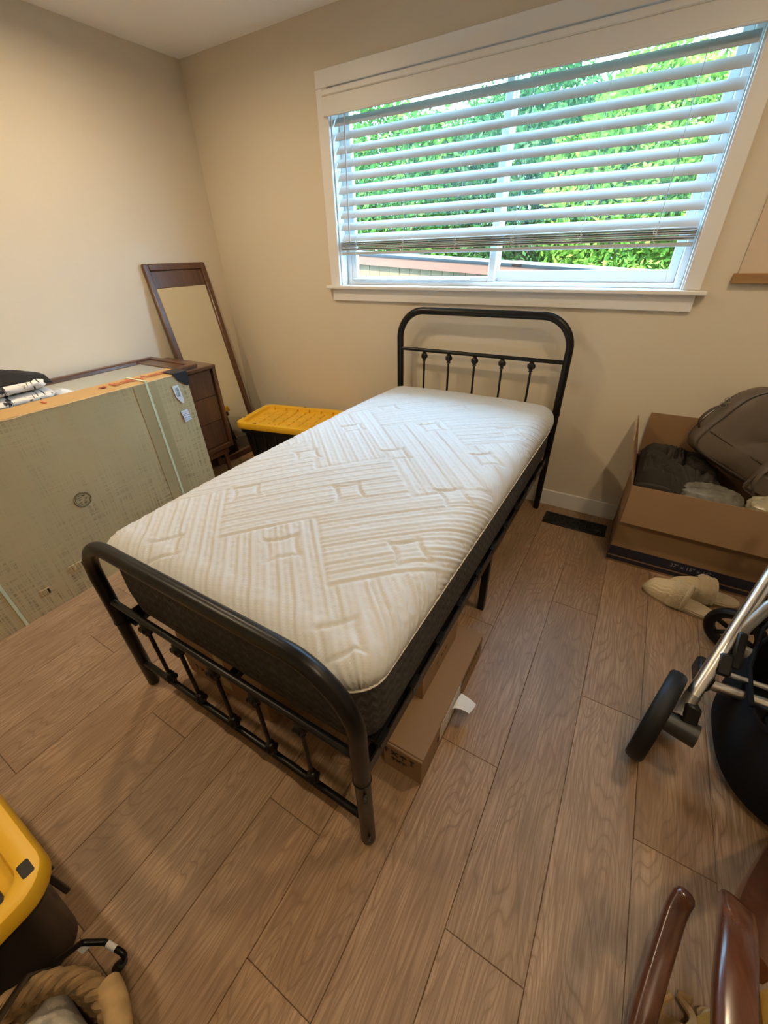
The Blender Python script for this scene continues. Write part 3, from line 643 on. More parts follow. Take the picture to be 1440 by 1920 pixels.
# ------------------------------------------------------------------ clothes on the flat mirror
def roll(y0, y1, x, z, rx, rz, seed, e=2.6, n=26, m=40):
    g = G()
    def f(u, v):
        a = 2 * PI * u; c, s_ = math.cos(a), math.sin(a); y = y0 + (y1 - y0) * v
        k = (1 - max(0, (v - .90) / .10) ** 2 * .35) * (1 + .07 * noise.noise(Vector((y * 22, c * 1.5, seed)))+ .05 * noise.noise(Vector((y * 60, s_ * 2, seed))))
        return (x + rx * k * math.copysign(abs(c) ** (2 / e), c), y, z + rz * k * math.copysign(abs(s_) ** (2 / e), s_))
    g.grid(f, n, m, wrap=True); g.F.append(tuple(range(n))[::-1]); g.F.append(tuple(m * n + i for i in range(n))); return g
zt_ = DZ + .0265
one('folded_blanket', roll(-1.98, -1.525, .400, zt_ + .026, .115, .026, 1.0), PRINT, 'cream folded blanket with black brush print, lower of the pair behind the carton', 'blanket', (.40, -1.75, zt_), group='brush print blankets')
one('folded_blanket', roll(-2.00, -1.535, .395, zt_ + .0800, .112, .0265, 4.0), PRINT, 'cream folded blanket with black brush print, upper one under black garment', 'blanket', (.395, -1.75, zt_ + .052), group='brush print blankets')
def crumple(x0, x1, y0, y1, zf, nu, nv, seed, amp, fr_=6.0, thick=.006):
    g = G()
    def f(u, v):
        x = x0 + (x1 - x0) * u; y = y0 + (y1 - y0) * v
        p = Vector((x * fr_, y * fr_, seed)); w = noise.noise_vector(p * .7) * .9; q = p + w
        h = min(1, abs(noise.noise(q * 1.25)) * 3.2) ** .7 - .5; h2 = min(1, abs(noise.noise(q * 2.6 + Vector((3, 1, 2)))) * 3) ** .7 - .5
        e = min(u, 1 - u, v, 1 - v); ed = min(1, e / .12)
        ww = noise.noise_vector(p * 1.3 + Vector((9, 9, 9))) * .012
        return (x + ww.x * ed, y + ww.y * ed, zf(u, v) + amp * (h * .75 + h2 * .35) * ed)
    g.grid(f, nu, nv); return g
def solidify(g, t):
    n = len(g.V); F = list(g.F); ed = {}
    for f in F:
        for a, b in zip(f, f[1:] + f[:1]): ed[(a, b)] = ed.get((a, b), 0) + 1
    g.V += [(x, y, z - t) for x, y, z in g.V[:n]]; g.F += [tuple(i + n for i in f[::-1]) for f in F]
    g.F += [(b, a, a + n, b + n) for (a, b) in ed if (b, a) not in ed]; return g
zg = zt_ + .112
def zblack(u, v): return zg + .012 + .040 * math.sin(PI * min(1, max(0, u))) * (1 - .75 * v) - .026 * max(0, v - .78) / .22 + .012 * (v < .55) - .02 * (max(0, u - .8) / .2)
one('black_garment', solidify(crumple(.275, .488, -2.05, -1.520, zblack, 40, 70, 3.3, .010, 9), .006), BLACKCLOTH, 'black crumpled garment heaped on top of the printed blankets', 'clothing', (.40, -1.8, zg))
def zwhite(u, v): return zt_ + .006 + .016 * math.sin(PI * u) * math.sin(PI * min(1, v * 1.15)) ** .6
one('white_cloth', solidify(crumple(.345, .500, -1.515, -1.432, zwhite, 24, 20, 8.1, .008, 14), .004), WHITECLOTH, 'white cloth end sticking out beside the printed blankets', 'cloth', (.42, -1.47, zt_))

# ------------------------------------------------------------------ storage totes
def tote(name, label, loc, rotz, L, W, H, grid=True, holes=(), lidr=.05):
    t = thing(name, label, 'storage tote', loc, rotz, group='yellow-lidded totes'); lz = H - .045
    g = G(); lv = [(.008, .062, .0), (.0, .055, .012), (-.0, .030, lz - .03), (-.0, .016, lz - .03), (0, .016, lz)]
    rg_ = []
    for _, ins, z in lv: rg_.append([(x, y, z) for x, y in rrect(-L / 2 + ins, L / 2 - ins, -W / 2 + ins, W / 2 - ins, lidr, 6)])
    n = len(rg_[0]); g.add([p for r_ in rg_ for p in r_], [(j * n + k, j * n + (k + 1) % n, (j + 1) * n + (k + 1) % n, (j + 1) * n + k) for j in range(len(lv) - 1) for k in range(n)] + [tuple(range(n))[::-1]]); b_ = obj('tub', g, TOTEBODY, t, local=True)
    for x in np.linspace(-L / 2 + .12, L / 2 - .12, 6):
        for sy in (-1, 1): obj('rib', G().box(x - .006, x + .006, sy * (W / 2 - .030) - .006, sy * (W / 2 - .030) + .006, .10, lz - .03, .002), TOTEBODY, b_, local=True)
    g = G(); lv = [(0.0, H - .042), (-.002, H - .036), (.0, H - .010), (.004, H - .002), (.012, H), (.034, H), (.042, H - .004), (.048, H - .022), (.056, H - .026)]
    rg_ = [[(x, y, z) for x, y in rrect(-L / 2 + i_, L / 2 - i_, -W / 2 + i_, W / 2 - i_, max(.012, lidr + .01 - i_ * .8), 6)] for i_, z in lv]
    n = len(rg_[0]); g.add([p for r_ in rg_ for p in r_], [(j * n + k, j * n + (k + 1) % n, (j + 1) * n + (k + 1) % n, (j + 1) * n + k) for j in range(len(lv) - 1) for k in range(n)] + [tuple(range((len(lv) - 1) * n, len(lv) * n))])
    lid = obj('lid', g, YELLOW, t, local=True)
    if grid:
        nx, ny = 7, 5; ax, ay = L / 2 - .070, W / 2 - .070
        pm = None
        for i in range(nx):
            for j in range(ny):
                xa = -ax + 2 * ax * i / nx; ya = -ay + 2 * ay * j / ny; obj('raised_panel', G().box(xa + .004, xa + 2 * ax / nx - .004, ya + .004, ya + 2 * ay / ny - .004, H - .030, H - .0195, .004), YELLOW, lid, local=True)
        for x in np.linspace(-L / 2 + .1, L / 2 - .1, 6):
            for sy in (-1, 1): obj('rim_gusset', G().box(x - .005, x + .005, sy * (W / 2 - .053) - .010, sy * (W / 2 - .053) + .010, H - .026, H - .004, .003), YELLOW, lid, local=True)
    for (hx, hy, sx, sy) in holes: obj('latch_slot', G().prism(rrect(hx - sx, hx + sx, hy - sy, hy + sy, min(sx, sy) * .45, 4), H - .012, H + .0006), mat('slot_dark', (.012, .01, .008), .6), lid, local=True)
    return t
tote('storage_tote', 'black storage tote with yellow lid in the corner behind the bed', (.782, -.322, 0), math.radians(12), .68, .43, .388, holes=[(-.325, -.10, .005, .012), (-.18, -.196, .014, .005), (.0, .196, .014, .005)])
nt_ = tote('storage_tote', 'black storage tote with yellow lid nearest the camera beside the basket', (1.745, -2.700, 0), 0, .63, .50, .362, grid=False, holes=[(.262, .222, .017, .010), (.262, .165, .020, .016)], lidr=.055)

# ------------------------------------------------------------------ boxes under the bed
def icons(parent, M, seed, n, w, h, m=INK):
    rs2 = random.Random(seed)
    for k in range(n):
        g = G(); cx = -w / 2 + w * (k + .5) / n
        kind = k % 4
        if kind == 0: g.box(cx - .003, cx + .003, -h * .4, h * .2, 0, .0006, .0001); g.prism([(cx - .010, h * .1), (cx + .010, h * .1), (cx, h * .5)], 0, .0006)
        elif kind == 1:
            for a in (PI / 4, -PI / 4): g.box(-.0025, .0025, -h * .5, h * .5, 0, .0006, .0001, M=Matrix.Translation((cx, 0, 0)) @ Matrix.Rotation(a, 4, 'Z'))
        elif kind == 2: g.prism([(cx - .012, h * .1), (cx - .006, h * .42), (cx + .006, h * .42), (cx + .012, h * .1)], 0, .0006); g.box(cx - .0015, cx + .0015, -h * .5, h * .1, 0, .0006, .0001)
        else: g.prism([(cx - .010, h * .45), (cx + .010, h * .45), (cx + .002, 0), (cx + .002, -h * .4), (cx + .007, -h * .5), (cx - .007, -h * .5), (cx - .002, -h * .4), (cx - .002, 0)], 0, .0006)
        g.xf(M); obj('printed_mark', g, m, parent)
def facing(o, xa, ya):
    xa = Vector(xa); ya = Vector(ya); za = xa.cross(ya); M = Matrix((xa, ya, za)).transposed().to_4x4(); M.translation = o; return M
lb_ = thing('long_box', 'long brown cardboard box sticking out from under the bed side', 'box', (2.485, -1.565, 0))
g = G(); g.box(2.418, 2.546, -1.822, -1.298, 0, .128, .002); obj('body', g, BOXB, lb_)
g = G(); g.box(2.417, 2.547, -1.815, -1.297, .1283, .1310, .001); g.box(2.418, 2.547, -1.824, -1.8165, .108, .1310, .002); obj('lid_flap', g, BOXB, lb_)
icons(lb_, facing((2.472, -1.8245, .098), (1, 0, 0), (0, 0, 1)), 1, 4, .115, .030); icons(lb_, facing((2.470, -1.8225, .062), (1, 0, 0), (0, 0, 1)), 2, 3, .050, .020)
icons(lb_, facing((2.5465, -1.425, .095), (0, 1, 0), (0, 0, 1)), 3, 8, .20, .022); icons(lb_, facing((2.5465, -1.705, .062), (0, 1, 0), (0, 0, 1)), 4, 1, .02, .03)
obj('address_label', G().box(2.546, 2.5472, -1.690, -1.520, .030, .118, .0003), mat_lines('label_print', (.62, .58, .52), (.30, .28, .26), 1, 120, .56), lb_)
def paper(u, v):
    a = v * 1.6; return (2.548 + .055 * math.sin(a) * v + .006 * u, -1.605 + .075 * u * (1 - .25 * v) + .02 * v, .075 + .035 * v - .045 * v * v + .012 * math.sin(3 * u + 2 * v))
obj('peeling_paper', solidify(G().grid(paper, 10, 12), .0006), PAPER, lb_)
sb = thing('small_box', 'small brown box stacked on the long box under the bed', 'box', (2.39, -1.50, .1312))
obj('body', G().box(2.315, 2.462, -1.648, -1.36, .1314, .235, .002), BOXB, sb); icons(sb, facing((2.405, -1.6483, .18), (1, 0, 0), (0, 0, 1)), 5, 3, .085, .07); icons(sb, facing((2.4624, -1.50, .19), (0, 1, 0), (0, 0, 1)), 6, 3, .11, .012)
ub = thing('flat_box', 'brown cardboard box lying under the bed behind the footboard', 'box', (1.80, -1.66, 0))
obj('body', G().box(1.590, 2.020, -1.905, -1.36, 0, .215, .003), BOXIN, ub); obj('tape', G().box(1.795, 1.845, -1.9065, -1.36, .05, .2162, .0004), CLEARTAPE, ub)
icons(ub, facing((1.70, -1.9055, .06), (1, 0, 0), (0, 0, 1)), 7, 4, .13, .035)

# ------------------------------------------------------------------ floor register
rg = thing('floor_register', 'black ornate floor heating register beside the bed head', 'vent', (2.7125, -.156, 0))
g = G()
for a in ((2.545, 2.880, -.220, -.206), (2.545, 2.880, -.106, -.092), (2.545, 2.559, -.206, -.106), (2.866, 2.880, -.206, -.106)): g.box(a[0], a[1], a[2], a[3], .0, .004, .0012)
obj('frame', g, BLACKMETAL, rg); obj('damper', G().box(2.559, 2.866, -.206, -.106, .0, .0012, .0003), mat('duct_dark', (.006, .006, .006), .8), rg)
g = G()
for i in range(9):
    for j in range(3):
        cx, cy = 2.576 + i * .0345, -.189 + j * .033
        g.tube([(cx + (.004 + .0022 * a) * math.cos(a * (1 if (i + j) % 2 else -1) + i), cy + (.004 + .0022 * a) * math.sin(a * (1 if (i + j) % 2 else -1) + i), .0026) for a in np.linspace(0, 5.6, 16)], .0017, 5)
for j in range(2): g.tube([(2.559, -.173 + j * .034, .0022), (2.866, -.173 + j * .034, .0022)], .0013, 5)
obj('scroll_grille', g, BLACKMETAL, rg)

# ------------------------------------------------------------------ open box with its contents
ob = thing('open_box', 'large open brown moving box against the wall below the window', 'box', (3.25, -.215, 0))
OX0, OX1, OY0, OY1, OZ = 2.905, 3.595, -.412, -.022, .432
t_ = .004
for nm, a in (('front_panel', (OX0, OX1, OY0, OY0 + t_)), ('back_panel', (OX0, OX1, OY1 - t_, OY1)), ('side_panel', (OX0, OX0 + t_, OY0 + t_, OY1 - t_)), ('side_panel', (OX1 - t_, OX1, OY0 + t_, OY1 - t_))): obj(nm, G().box(a[0], a[1], a[2], a[3], 0, OZ, .001), BOXB, ob)
obj('bottom_panel', G().box(OX0 + t_, OX1 - t_, OY0 + t_, OY1 - t_, .0005, .006, .0005), BOXIN, ob)
def quad(P, th, n):
    P = [Vector(p) for p in P]; n = Vector(n) * th; g = G(); return g.add(P + [p + n for p in P], [(0, 1, 2, 3), (7, 6, 5, 4), (0, 4, 5, 1), (1, 5, 6, 2), (2, 6, 7, 3), (3, 7, 4, 0)])
obj('front_flap', quad([(OX0 + .003, OY0 - .001, OZ + .001), (OX1 - .003, OY0 - .001, OZ + .001), (OX1 - .003, OY0 - .036, .248), (OX0 + .002, OY0 - .036, .256)], .004, (0, -1, .1)), BOXB, ob, smooth=0)
obj('side_flap', quad([(OX0 + .002, OY0 + .006, OZ), (OX0 + .002, OY1 - .006, OZ), (OX0 - .045, OY1 - .004, .632), (OX0 - .047, OY0 + .006, .637)], .004, (-1, 0, -.2)), BOXB, ob, smooth=0)
obj('back_flap', quad([(OX0 + .004, OY1 - .003, OZ), (OX1 - .004, OY1 - .003, OZ), (OX1 - .004, OY1 + .004, .655), (OX0 + .004, OY1 + .004, .650)], .004, (0, 1, 0)), BOXIN, ob, smooth=0)
st_ = G(); st_.box(OX0 - .0004, OX1, OY0 - .0012, OY0 + .001, .042, .094, .0002); obj('wide_stripe', st_, NAVY, ob); obj('narrow_stripe', G().box(OX0 - .0004, OX1, OY0 - .0012, OY0 + .001, .012, .034, .0002), NAVY, ob); obj('edge_stripe', G().box(OX0 - .0012, OX0 + .001, OY0, OY1, .012, .034, .0002), NAVY, ob)
text('printed_size', '27" x 15" x 16"', .026, GREYINK, ob, facing((3.245, OY0 - .0016, .070), (1, 0, 0), (0, 0, 1)), .0002)
# contents
def zcl(u, v): return .455 + .075 * math.exp(-((u - .28) / .35) ** 2 - ((v - .78) / .4) ** 2) + .022 * math.sin(7 * u + 3 * v) - .10 * max(0, .10 - v) / .10 - .03 * max(0, .06 - u) / .06 - .05 * max(0, u - .75) / .25
one('taupe_garment', solidify(crumple(2.914, 3.250, -.372, -.045, zcl, 120, 110, 5.7, .046, 11.0), .006), TAUPECLOTH, 'dark taupe garment crumpled in the left of the open box', 'clothing', (3.08, -.2, .43), smooth=60)
one('folded_sleeve', roll(-.402, -.372, 2.99, .424, .070, .020, 9.0, 2.3, 24, 8), TAUPECLOTH, 'dark taupe folded cuff tucked along the front edge of the open box', 'clothing', (2.99, -.39, .40))
def lump(c, r, seed, amp, n=40, m=28, e=1.0):
    g = G(); V = []
    for j in range(m + 1):
        for i in range(n):
            a = 2 * PI * i / n; p = PI * j / m; d = Vector((math.sin(p) * math.cos(a), math.sin(p) * math.sin(a), -math.cos(p)))
            k = 1 + amp * noise.noise(d * 2.2 + Vector((seed, 0, 0))) + amp * .5 * (1 - 2 * abs(noise.noise(d * 5 + Vector((0, seed, 0)))))
            V.append((c[0] + r[0] * d.x * k, c[1] + r[1] * d.y * k, c[2] + r[2] * d.z * k))
    return g.add(V, [(j * n + i, j * n + (i + 1) % n, (j + 1) * n + (i + 1) % n, (j + 1) * n + i) for j in range(m) for i in range(n)])
one('wrapped_parcel', lump((3.205, -.322, .395), (.125, .078, .062), 2.2, .16), PLASTICBAG, 'cloudy grey plastic-wrapped parcel in the open box under the bag', 'parcel', (3.205, -.322, .33))
one('wrapped_parcel', lump((3.415, -.345, .40), (.085, .058, .065), 6.1, .22), CREAMBAG, 'cream crinkled plastic parcel at the right of the open box', 'parcel', (3.415, -.345, .33))
# bag: local x along its base, local z up its height, local y depth; tipped over to the right
bm_ = Matrix(((.905, .06, .42, 3.092), (.0, .985, -.17, -.232), (-.425, .16, .89, .588), (0, 0, 0, 1)))
bx3 = Vector((.905, 0, -.425)).normalized(); bz3 = Vector((.40, .20, .87)); bz3 = (bz3 - bx3 * bz3.dot(bx3)).normalized(); by3 = bz3.cross(bx3); bm_ = Matrix((bx3, by3, bz3)).transposed().to_4x4(); bm_.translation = (3.080, -.255, .600)
bag = thing('leather_bag', 'taupe leather bag with seams and strap tipped over in the open box', 'bag', M=bm_)
BW, BH, BD = .40, .315, .190
def outline(u, ins=0.0):
    pts = [(.055, .0), (.014, .016), (.0, .06), (.012, .16), (.030, BH - .06), (.075, BH - .005), (.14, BH), (BW - .12, BH), (BW - .05, BH - .02), (BW - .015, BH - .08), (BW, .03), (BW - .02, .0), (BW / 2, -.004)]
    P = [Vector((x, z, 0)) for x, z in pts]; n = len(P); t = (u % 1) * n; i = int(t); f = t - i
    p0, p1, p2, p3 = P[(i - 1) % n], P[i % n], P[(i + 1) % n], P[(i + 2) % n]
    q = .5 * ((2 * p1) + (p2 - p0) * f + (2 * p0 - 5 * p1 + 4 * p2 - p3) * f * f + (3 * p1 - p0 - 3 * p2 + p3) * f ** 3)
    c = Vector((BW / 2, BH * .48, 0)); d = c - q; return q + d * min(1, ins / max(d.length, 1e-6))
def bagshell():
    g = G(); nu = 72; lv = [(1.0, .012), (.8, .001), (.55, -.008), (.25, -.006), (.06, -.001), (.0, .006), (.0, BD * .3), (.0, BD * .6), (.02, BD - .01), (.08, BD), (.4, BD + .008), (1.0, BD + .01)]
    V = []
    for (ins, y) in lv:
        for i in range(nu):
            q = outline(i / nu); c = Vector((BW / 2, BH * .48, 0)); q2 = q + (c - q) * ins
            bulge = .010 * noise.noise(Vector((q2.x * 9, q2.y * 9, y * 12))); puffy = .016 * math.sin(PI * max(0, min(1, y / BD))) if ins == 0 else 0
            o_ = (q - c).normalized() * (bulge + puffy); V.append((q2.x + o_.x, y + bulge * (1 if ins > 0 else 0), q2.y + o_.y))
    return g.add(V, [(j * nu + i, j * nu + (i + 1) % nu, (j + 1) * nu + (i + 1) % nu, (j + 1) * nu + i) for j in range(len(lv) - 1) for i in range(nu)])
obj('body', bagshell(), LEATHER, bag, local=True, smooth=70)
obj('front_seam', G().tube([(outline(i / 60).x, .002, outline(i / 60).y) for i in range(60)], .0042, 6, True), LEATHERDARK, bag, local=True); obj('back_seam', G().tube([(outline(i / 60).x, BD - .012, outline(i / 60).y) for i in range(60)], .0036, 6, True), LEATHERDARK, bag, local=True)
obj('panel_seam', G().tube([(.012, -.003, .085), (.12, -.009, .080), (.26, -.009, .080), (BW - .01, -.002, .085)], .0022, 6), LEATHERDARK, bag, local=True); obj('panel_seam', G().tube([(.15, -.004, BH - .01), (.25, -.011, BH - .075), (.34, -.009, BH - .12)], .0018, 6), LEATHERDARK, bag, local=True)
pk = G(); pk.box(.255, .390, -.045, -.006, -.030, .055, .012); obj('pocket', pk, LEATHER, bag, local=True); obj('pocket_trim', G().tube([(.255, -.046, .055), (.255, -.048, -.028), (.270, -.048, -.034), (.390, -.048, -.034)], .004, 6), LEATHERDARK, bag, local=True)
def strap(P, w, m, name):
    P = [Vector(p) for p in P]; g = G(); n = 30; Q = []
    for k in range(n + 1):
        t = k / n * (len(P) - 1); i = min(int(t), len(P) - 2); f = t - i; p0, p1, p2, p3 = P[max(i - 1, 0)], P[i], P[i + 1], P[min(i + 2, len(P) - 1)]
        Q.append(.5 * ((2 * p1) + (p2 - p0) * f + (2 * p0 - 5 * p1 + 4 * p2 - p3) * f * f + (3 * p1 - p0 - 3 * p2 + p3) * f ** 3))
    return g.tube(Q, w, 10, sq=(1.0, .22))
obj('strap', strap([(.335, -.012, .230), (.285, -.035, .170), (.255, -.045, .090), (.262, -.040, .010), (.30, -.03, -.03)], .022, LEATHER, 's'), LEATHER, bag, local=True)
obj('side_strap', strap([(.005, .07, .06), (-.035, .06, .10), (-.030, .06, .16), (.0, .07, .20)], .012, LEATHER, 's'), LEATHERDARK, bag, local=True)
for zz in (.19, .215): obj('buckle', G().tube([(-.012 + .012 * math.cos(a), .05, zz + .010 * math.sin(a)) for a in np.linspace(0, 2 * PI, 16)[:-1]], .0022, 6, True), GREYMETAL, bag, local=True)

# ------------------------------------------------------------------ slippers
def slipper(label, toe, heel, group):
    toe = Vector(toe); heel = Vector(heel); d = (heel - toe); L = d.length; a = math.atan2(d.y, d.x)
    t = thing('slipper', label, 'slipper', (toe.x, toe.y, 0), a, group)
    def half(s):                                   # half width of the sole along its length
        return .053 * (max(0, 1 - ((s - .30) / .315) ** 2) ** .5 if s < .30 else (1 - .20 * math.sin((s - .30) / .45 * PI / 2) ** 2 if s < .75 else .80 * max(0, 1 - ((s - .75) / .25) ** 2) ** .5))
    ss = [.0 + .5 * (1 - math.cos(PI * k / 26)) for k in range(27)]; P = [(s * L, half(s)) for s in ss] + [(s * L, -half(s)) for s in ss[::-1][1:-1]]
    sole = obj('sole', G().prism(P, 0, .015), SOLE, t, local=True); obj('sole_welt', G().tube([(x, y, .015) for x, y in P], .0035, 6, True), SOLE, t, local=True)
    obj('insole', G().prism([(x * .985 + .003, y * .94) for x, y in P], .015, .023), FLEECE, t, local=True)
    def dome(s, v, grow=0.0):                      # v in 0..1 across
        w = half(s) + .002 + grow; q = (v - .5) * PI; H = (.040 + .040 * min(1, s / .42)) * min(1, (s / .10) ** .5) + grow
        return (s * L, w * math.sin(q), .016 + H * max(0, math.cos(q)) ** .62)
    def f(u, v):
        s = .004 + (.40 - .004) * v; x, y, z = dome(s, u); k = .0022 * math.sin(u * 62 + 1.2 * math.sin(v * 12)) * min(1, v * 5); return (x, y, z + k)
    obj('knit_toe', G().grid(f, 64, 22), KNIT, t, local=True, smooth=70)
    def f2(u, v):
        s = .37 + .22 * v; x, y, z = dome(s, u, .006 + .010 * math.sin(PI * v)); k = .003 * noise.noise(Vector((x * 90, y * 90, z * 90))); return (x + k, y + k, z + k)
    g = G().grid(f2, 46, 14)
    def f3(u, v):
        s = .59 - .17 * v; x, y, z = dome(s, u, -.006 - .004 * v); return (x, y, max(.022, z))
    g.grid(f3, 46, 8); g.tube([Vector(dome(.59, k / 30, .003)) for k in range(31)], .0105, 8)
    obj('fleece_cuff', g, FLEECE, t, local=True, smooth=70); return t
slipper('cream knit slipper with fleece cuff, nearer one beside the stroller wheel', (3.078, -.548, 0), (3.345, -.632, 0), 'pair of slippers')
slipper('cream knit slipper with fleece cuff, one lying against the open box', (3.165, -.512, 0), (3.440, -.490, 0), 'pair of slippers')

# ------------------------------------------------------------------ stroller
sr = thing('stroller', 'folding stroller with silver frame, black wheels and black basket', 'stroller', (3.45, -1.15, 0))
def wheel(c, r, w, ax, spokes, name='wheel', tyre=.03):
    ax = Vector(ax).normalized(); M = ax.to_track_quat('Z', 'Y').to_matrix().to_4x4(); M.translation = c
    k = w / 2; prof = [(r - tyre, -k * .8), (r - .010, -k), (r - .003, -k * .75), (r, -k * .3), (r, k * .3), (r - .003, k * .75), (r - .010, k), (r - tyre, k * .8), (r - tyre, -k * .8)]
    wh = obj(name, G().lathe(prof, 40, M), RUBBER, sr)
    hub = G().lathe([(1e-6, -k * .9), (.020, -k * .9), (.024, -k * .5), (.024, k * .5), (.020, k * .9), (1e-6, k * .9)], 20, M); obj('hub', hub, BLACKPL, wh)
    obj('rim', G().lathe([(r - tyre - .012, -k * .5), (r - tyre + .001, -k * .7), (r - tyre + .001, k * .7), (r - tyre - .012, k * .5), (r - tyre - .012, -k * .5)], 36, M), BLACKPL, wh)
    for s_ in range(spokes):
        a = 2 * PI * s_ / spokes + .3; ri, ro = .018, r - tyre - .006
        obj('spoke', G().box(ri, ro, -.0085, .0085, -.007, .007, .003, M=M @ Matrix.Rotation(a, 4, 'Z')), BLACKPL, wh)
    return wh
wheel((3.104, -1.352, .150), .150, .046, (.955, -.29, 0), 5, 'rear_wheel', .032)
wheel((3.365, -.790, .098), .098, .036, (.40, .91, .05), 6, 'front_wheel', .024)
hb = G(); hb.tube([(3.118, -1.352, .150), (3.205, -1.372, .152)], [.031, .034], 18); obj('wheel_block', hb, DARKPL, sr); obj('leg_socket', G().box(-.020, .020, -.024, .024, -.03, .05, .006, M=Matrix.Translation((3.176, -1.342, .175)) @ Matrix.Rotation(-.5, 4, 'X')), BLACKPL, sr)
A, B = Vector((3.160, -1.330, .190)), Vector((3.305, -.940, .575)); u_ = (B - A).normalized()
obj('leg_cap', G().tube([A - u_ * .015, A + u_ * .055], .0200, 18), GREYMETAL, sr); obj('frame_tube', G().tube([A + u_ * .050, B, B + u_ * .2], .0185, 20), CHROME, sr)
cp = A + u_ * .185; obj('fold_clip', G().box(-.020, .020, -.016, .016, -.034, .034, .008, M=facing(cp + Vector((.016, -.012, -.004)), Vector((1, 0, 0)), Vector((0, 1, 0))) @ Matrix.Rotation(-.75, 4, 'X')), BLACKPL, sr); obj('clip_arm', G().box(-.013, .013, -.012, .012, -.05, .06, .006, M=Matrix.Translation(cp + Vector((.040, .018, .030))) @ Matrix.Rotation(-.75, 4, 'X')), BLACKPL, sr)
J = A + u_ * .285
obj('seat_arm', G().tube(fillet([J + Vector((.050, -.020, -.055)), J + Vector((.020, -.012, -.05)), J + Vector((.014, .0, .01)), J + Vector((.055, .055, .075)), J + Vector((.16, .16, .17))], .05, 6), .0165, 14), GREYMETAL, sr)
for dz, dy, r_ in ((.0, 0, .0175), (.028, .040, .0085)):
    obj('axle_tube', G().tube([(3.232, -1.178 + dy, .178 + dz), (3.78, -1.168 + dy, .178 + dz)], r_, 16), CHROME, sr)
obj('axle_joint', G().box(3.195, 3.238, -1.205, -1.11, .160, .225, .008), BLACKPL, sr)
obj('front_fork', G().box(-.015, .015, -.020, .020, -.055, .075, .008, M=Matrix.Translation((3.405, -.775, .145)) @ Matrix.Rotation(.4, 4, 'Y')), BLACKPL, sr); obj('front_strut', G().tube([(3.405, -.770, .19), (3.47, -.86, .34), (3.52, -.95, .50)], .0125, 12), CHROME, sr); obj('front_joint', G().ball((3.43, -.80, .235), (.045, .04, .05), 14, 10), BLACKPL, sr)
def basket(u, v):
    a = PI * (.52 + .98 * u); cx, cy = 3.515 + .03 * v, -1.225 + .05 * v; rx, ry = .245 + .015 * math.sin(v * 3) - .03 * v, .255 + .02 * math.sin(v * 3)
    c, s_ = math.cos(a), math.sin(a); e = .72; x = cx + rx * math.copysign(abs(c) ** e, c); y = cy + ry * math.copysign(abs(s_) ** e, s_)
    sag = .03 * math.sin(3 * PI * u) * v; return (x + (1 - v) * .02 * -math.copysign(1, c), y, .055 + .175 * v + sag - .02 * (1 - v))
bk = G().grid(basket, 60, 10); n0 = 61
fl_ = [basket(i / 60, 0) for i in range(61)]; bk.add(fl_ + [(3.52, -1.2, .05)], [(i, i + 1, 61) for i in range(60)])
bko = obj('basket', bk, FABRIC, sr, smooth=60); obj('basket_edge', G().tube([basket(i / 60, 1) for i in range(61)], .0065, 8), FABRIC, sr)
obj('side_edge', G().tube([(3.318, -1.250, .225), (3.322, -1.11, .245), (3.352, -.98, .30), (3.40, -.90, .38)], .006, 8), FABRIC, sr)
obj('rain_cover', lump((3.52, -1.30, .110), (.150, .150, .055), 3.0, .30, 46, 30), PVC, sr, smooth=60)
obj('push_tube', G().tube([(3.385, -1.315, .36), (3.372, -1.36, .52), (3.41, -1.40, .80)], .0165, 14), mat('pale_grey_tube', (.62, .60, .60), .4), sr)
obj('seat_shell', lump((3.66, -.95, .50), (.19, .22, .20), 1.0, .10), FABRIC, sr); obj('shade_blocker', lump((3.44, -1.42, 1.00), (.25, .26, .11), 1.7, .08), FABRIC, sr); obj('push_handle', G().tube(fillet([(3.41, -1.40, .80), (3.42, -1.72, 1.04), (3.76, -1.72, 1.04), (3.77, -1.40, .80), (3.74, -1.17, .20)], .05, 6), .015, 12), RUBBER, sr)  # middle lump is out of view, added to shade the floor below

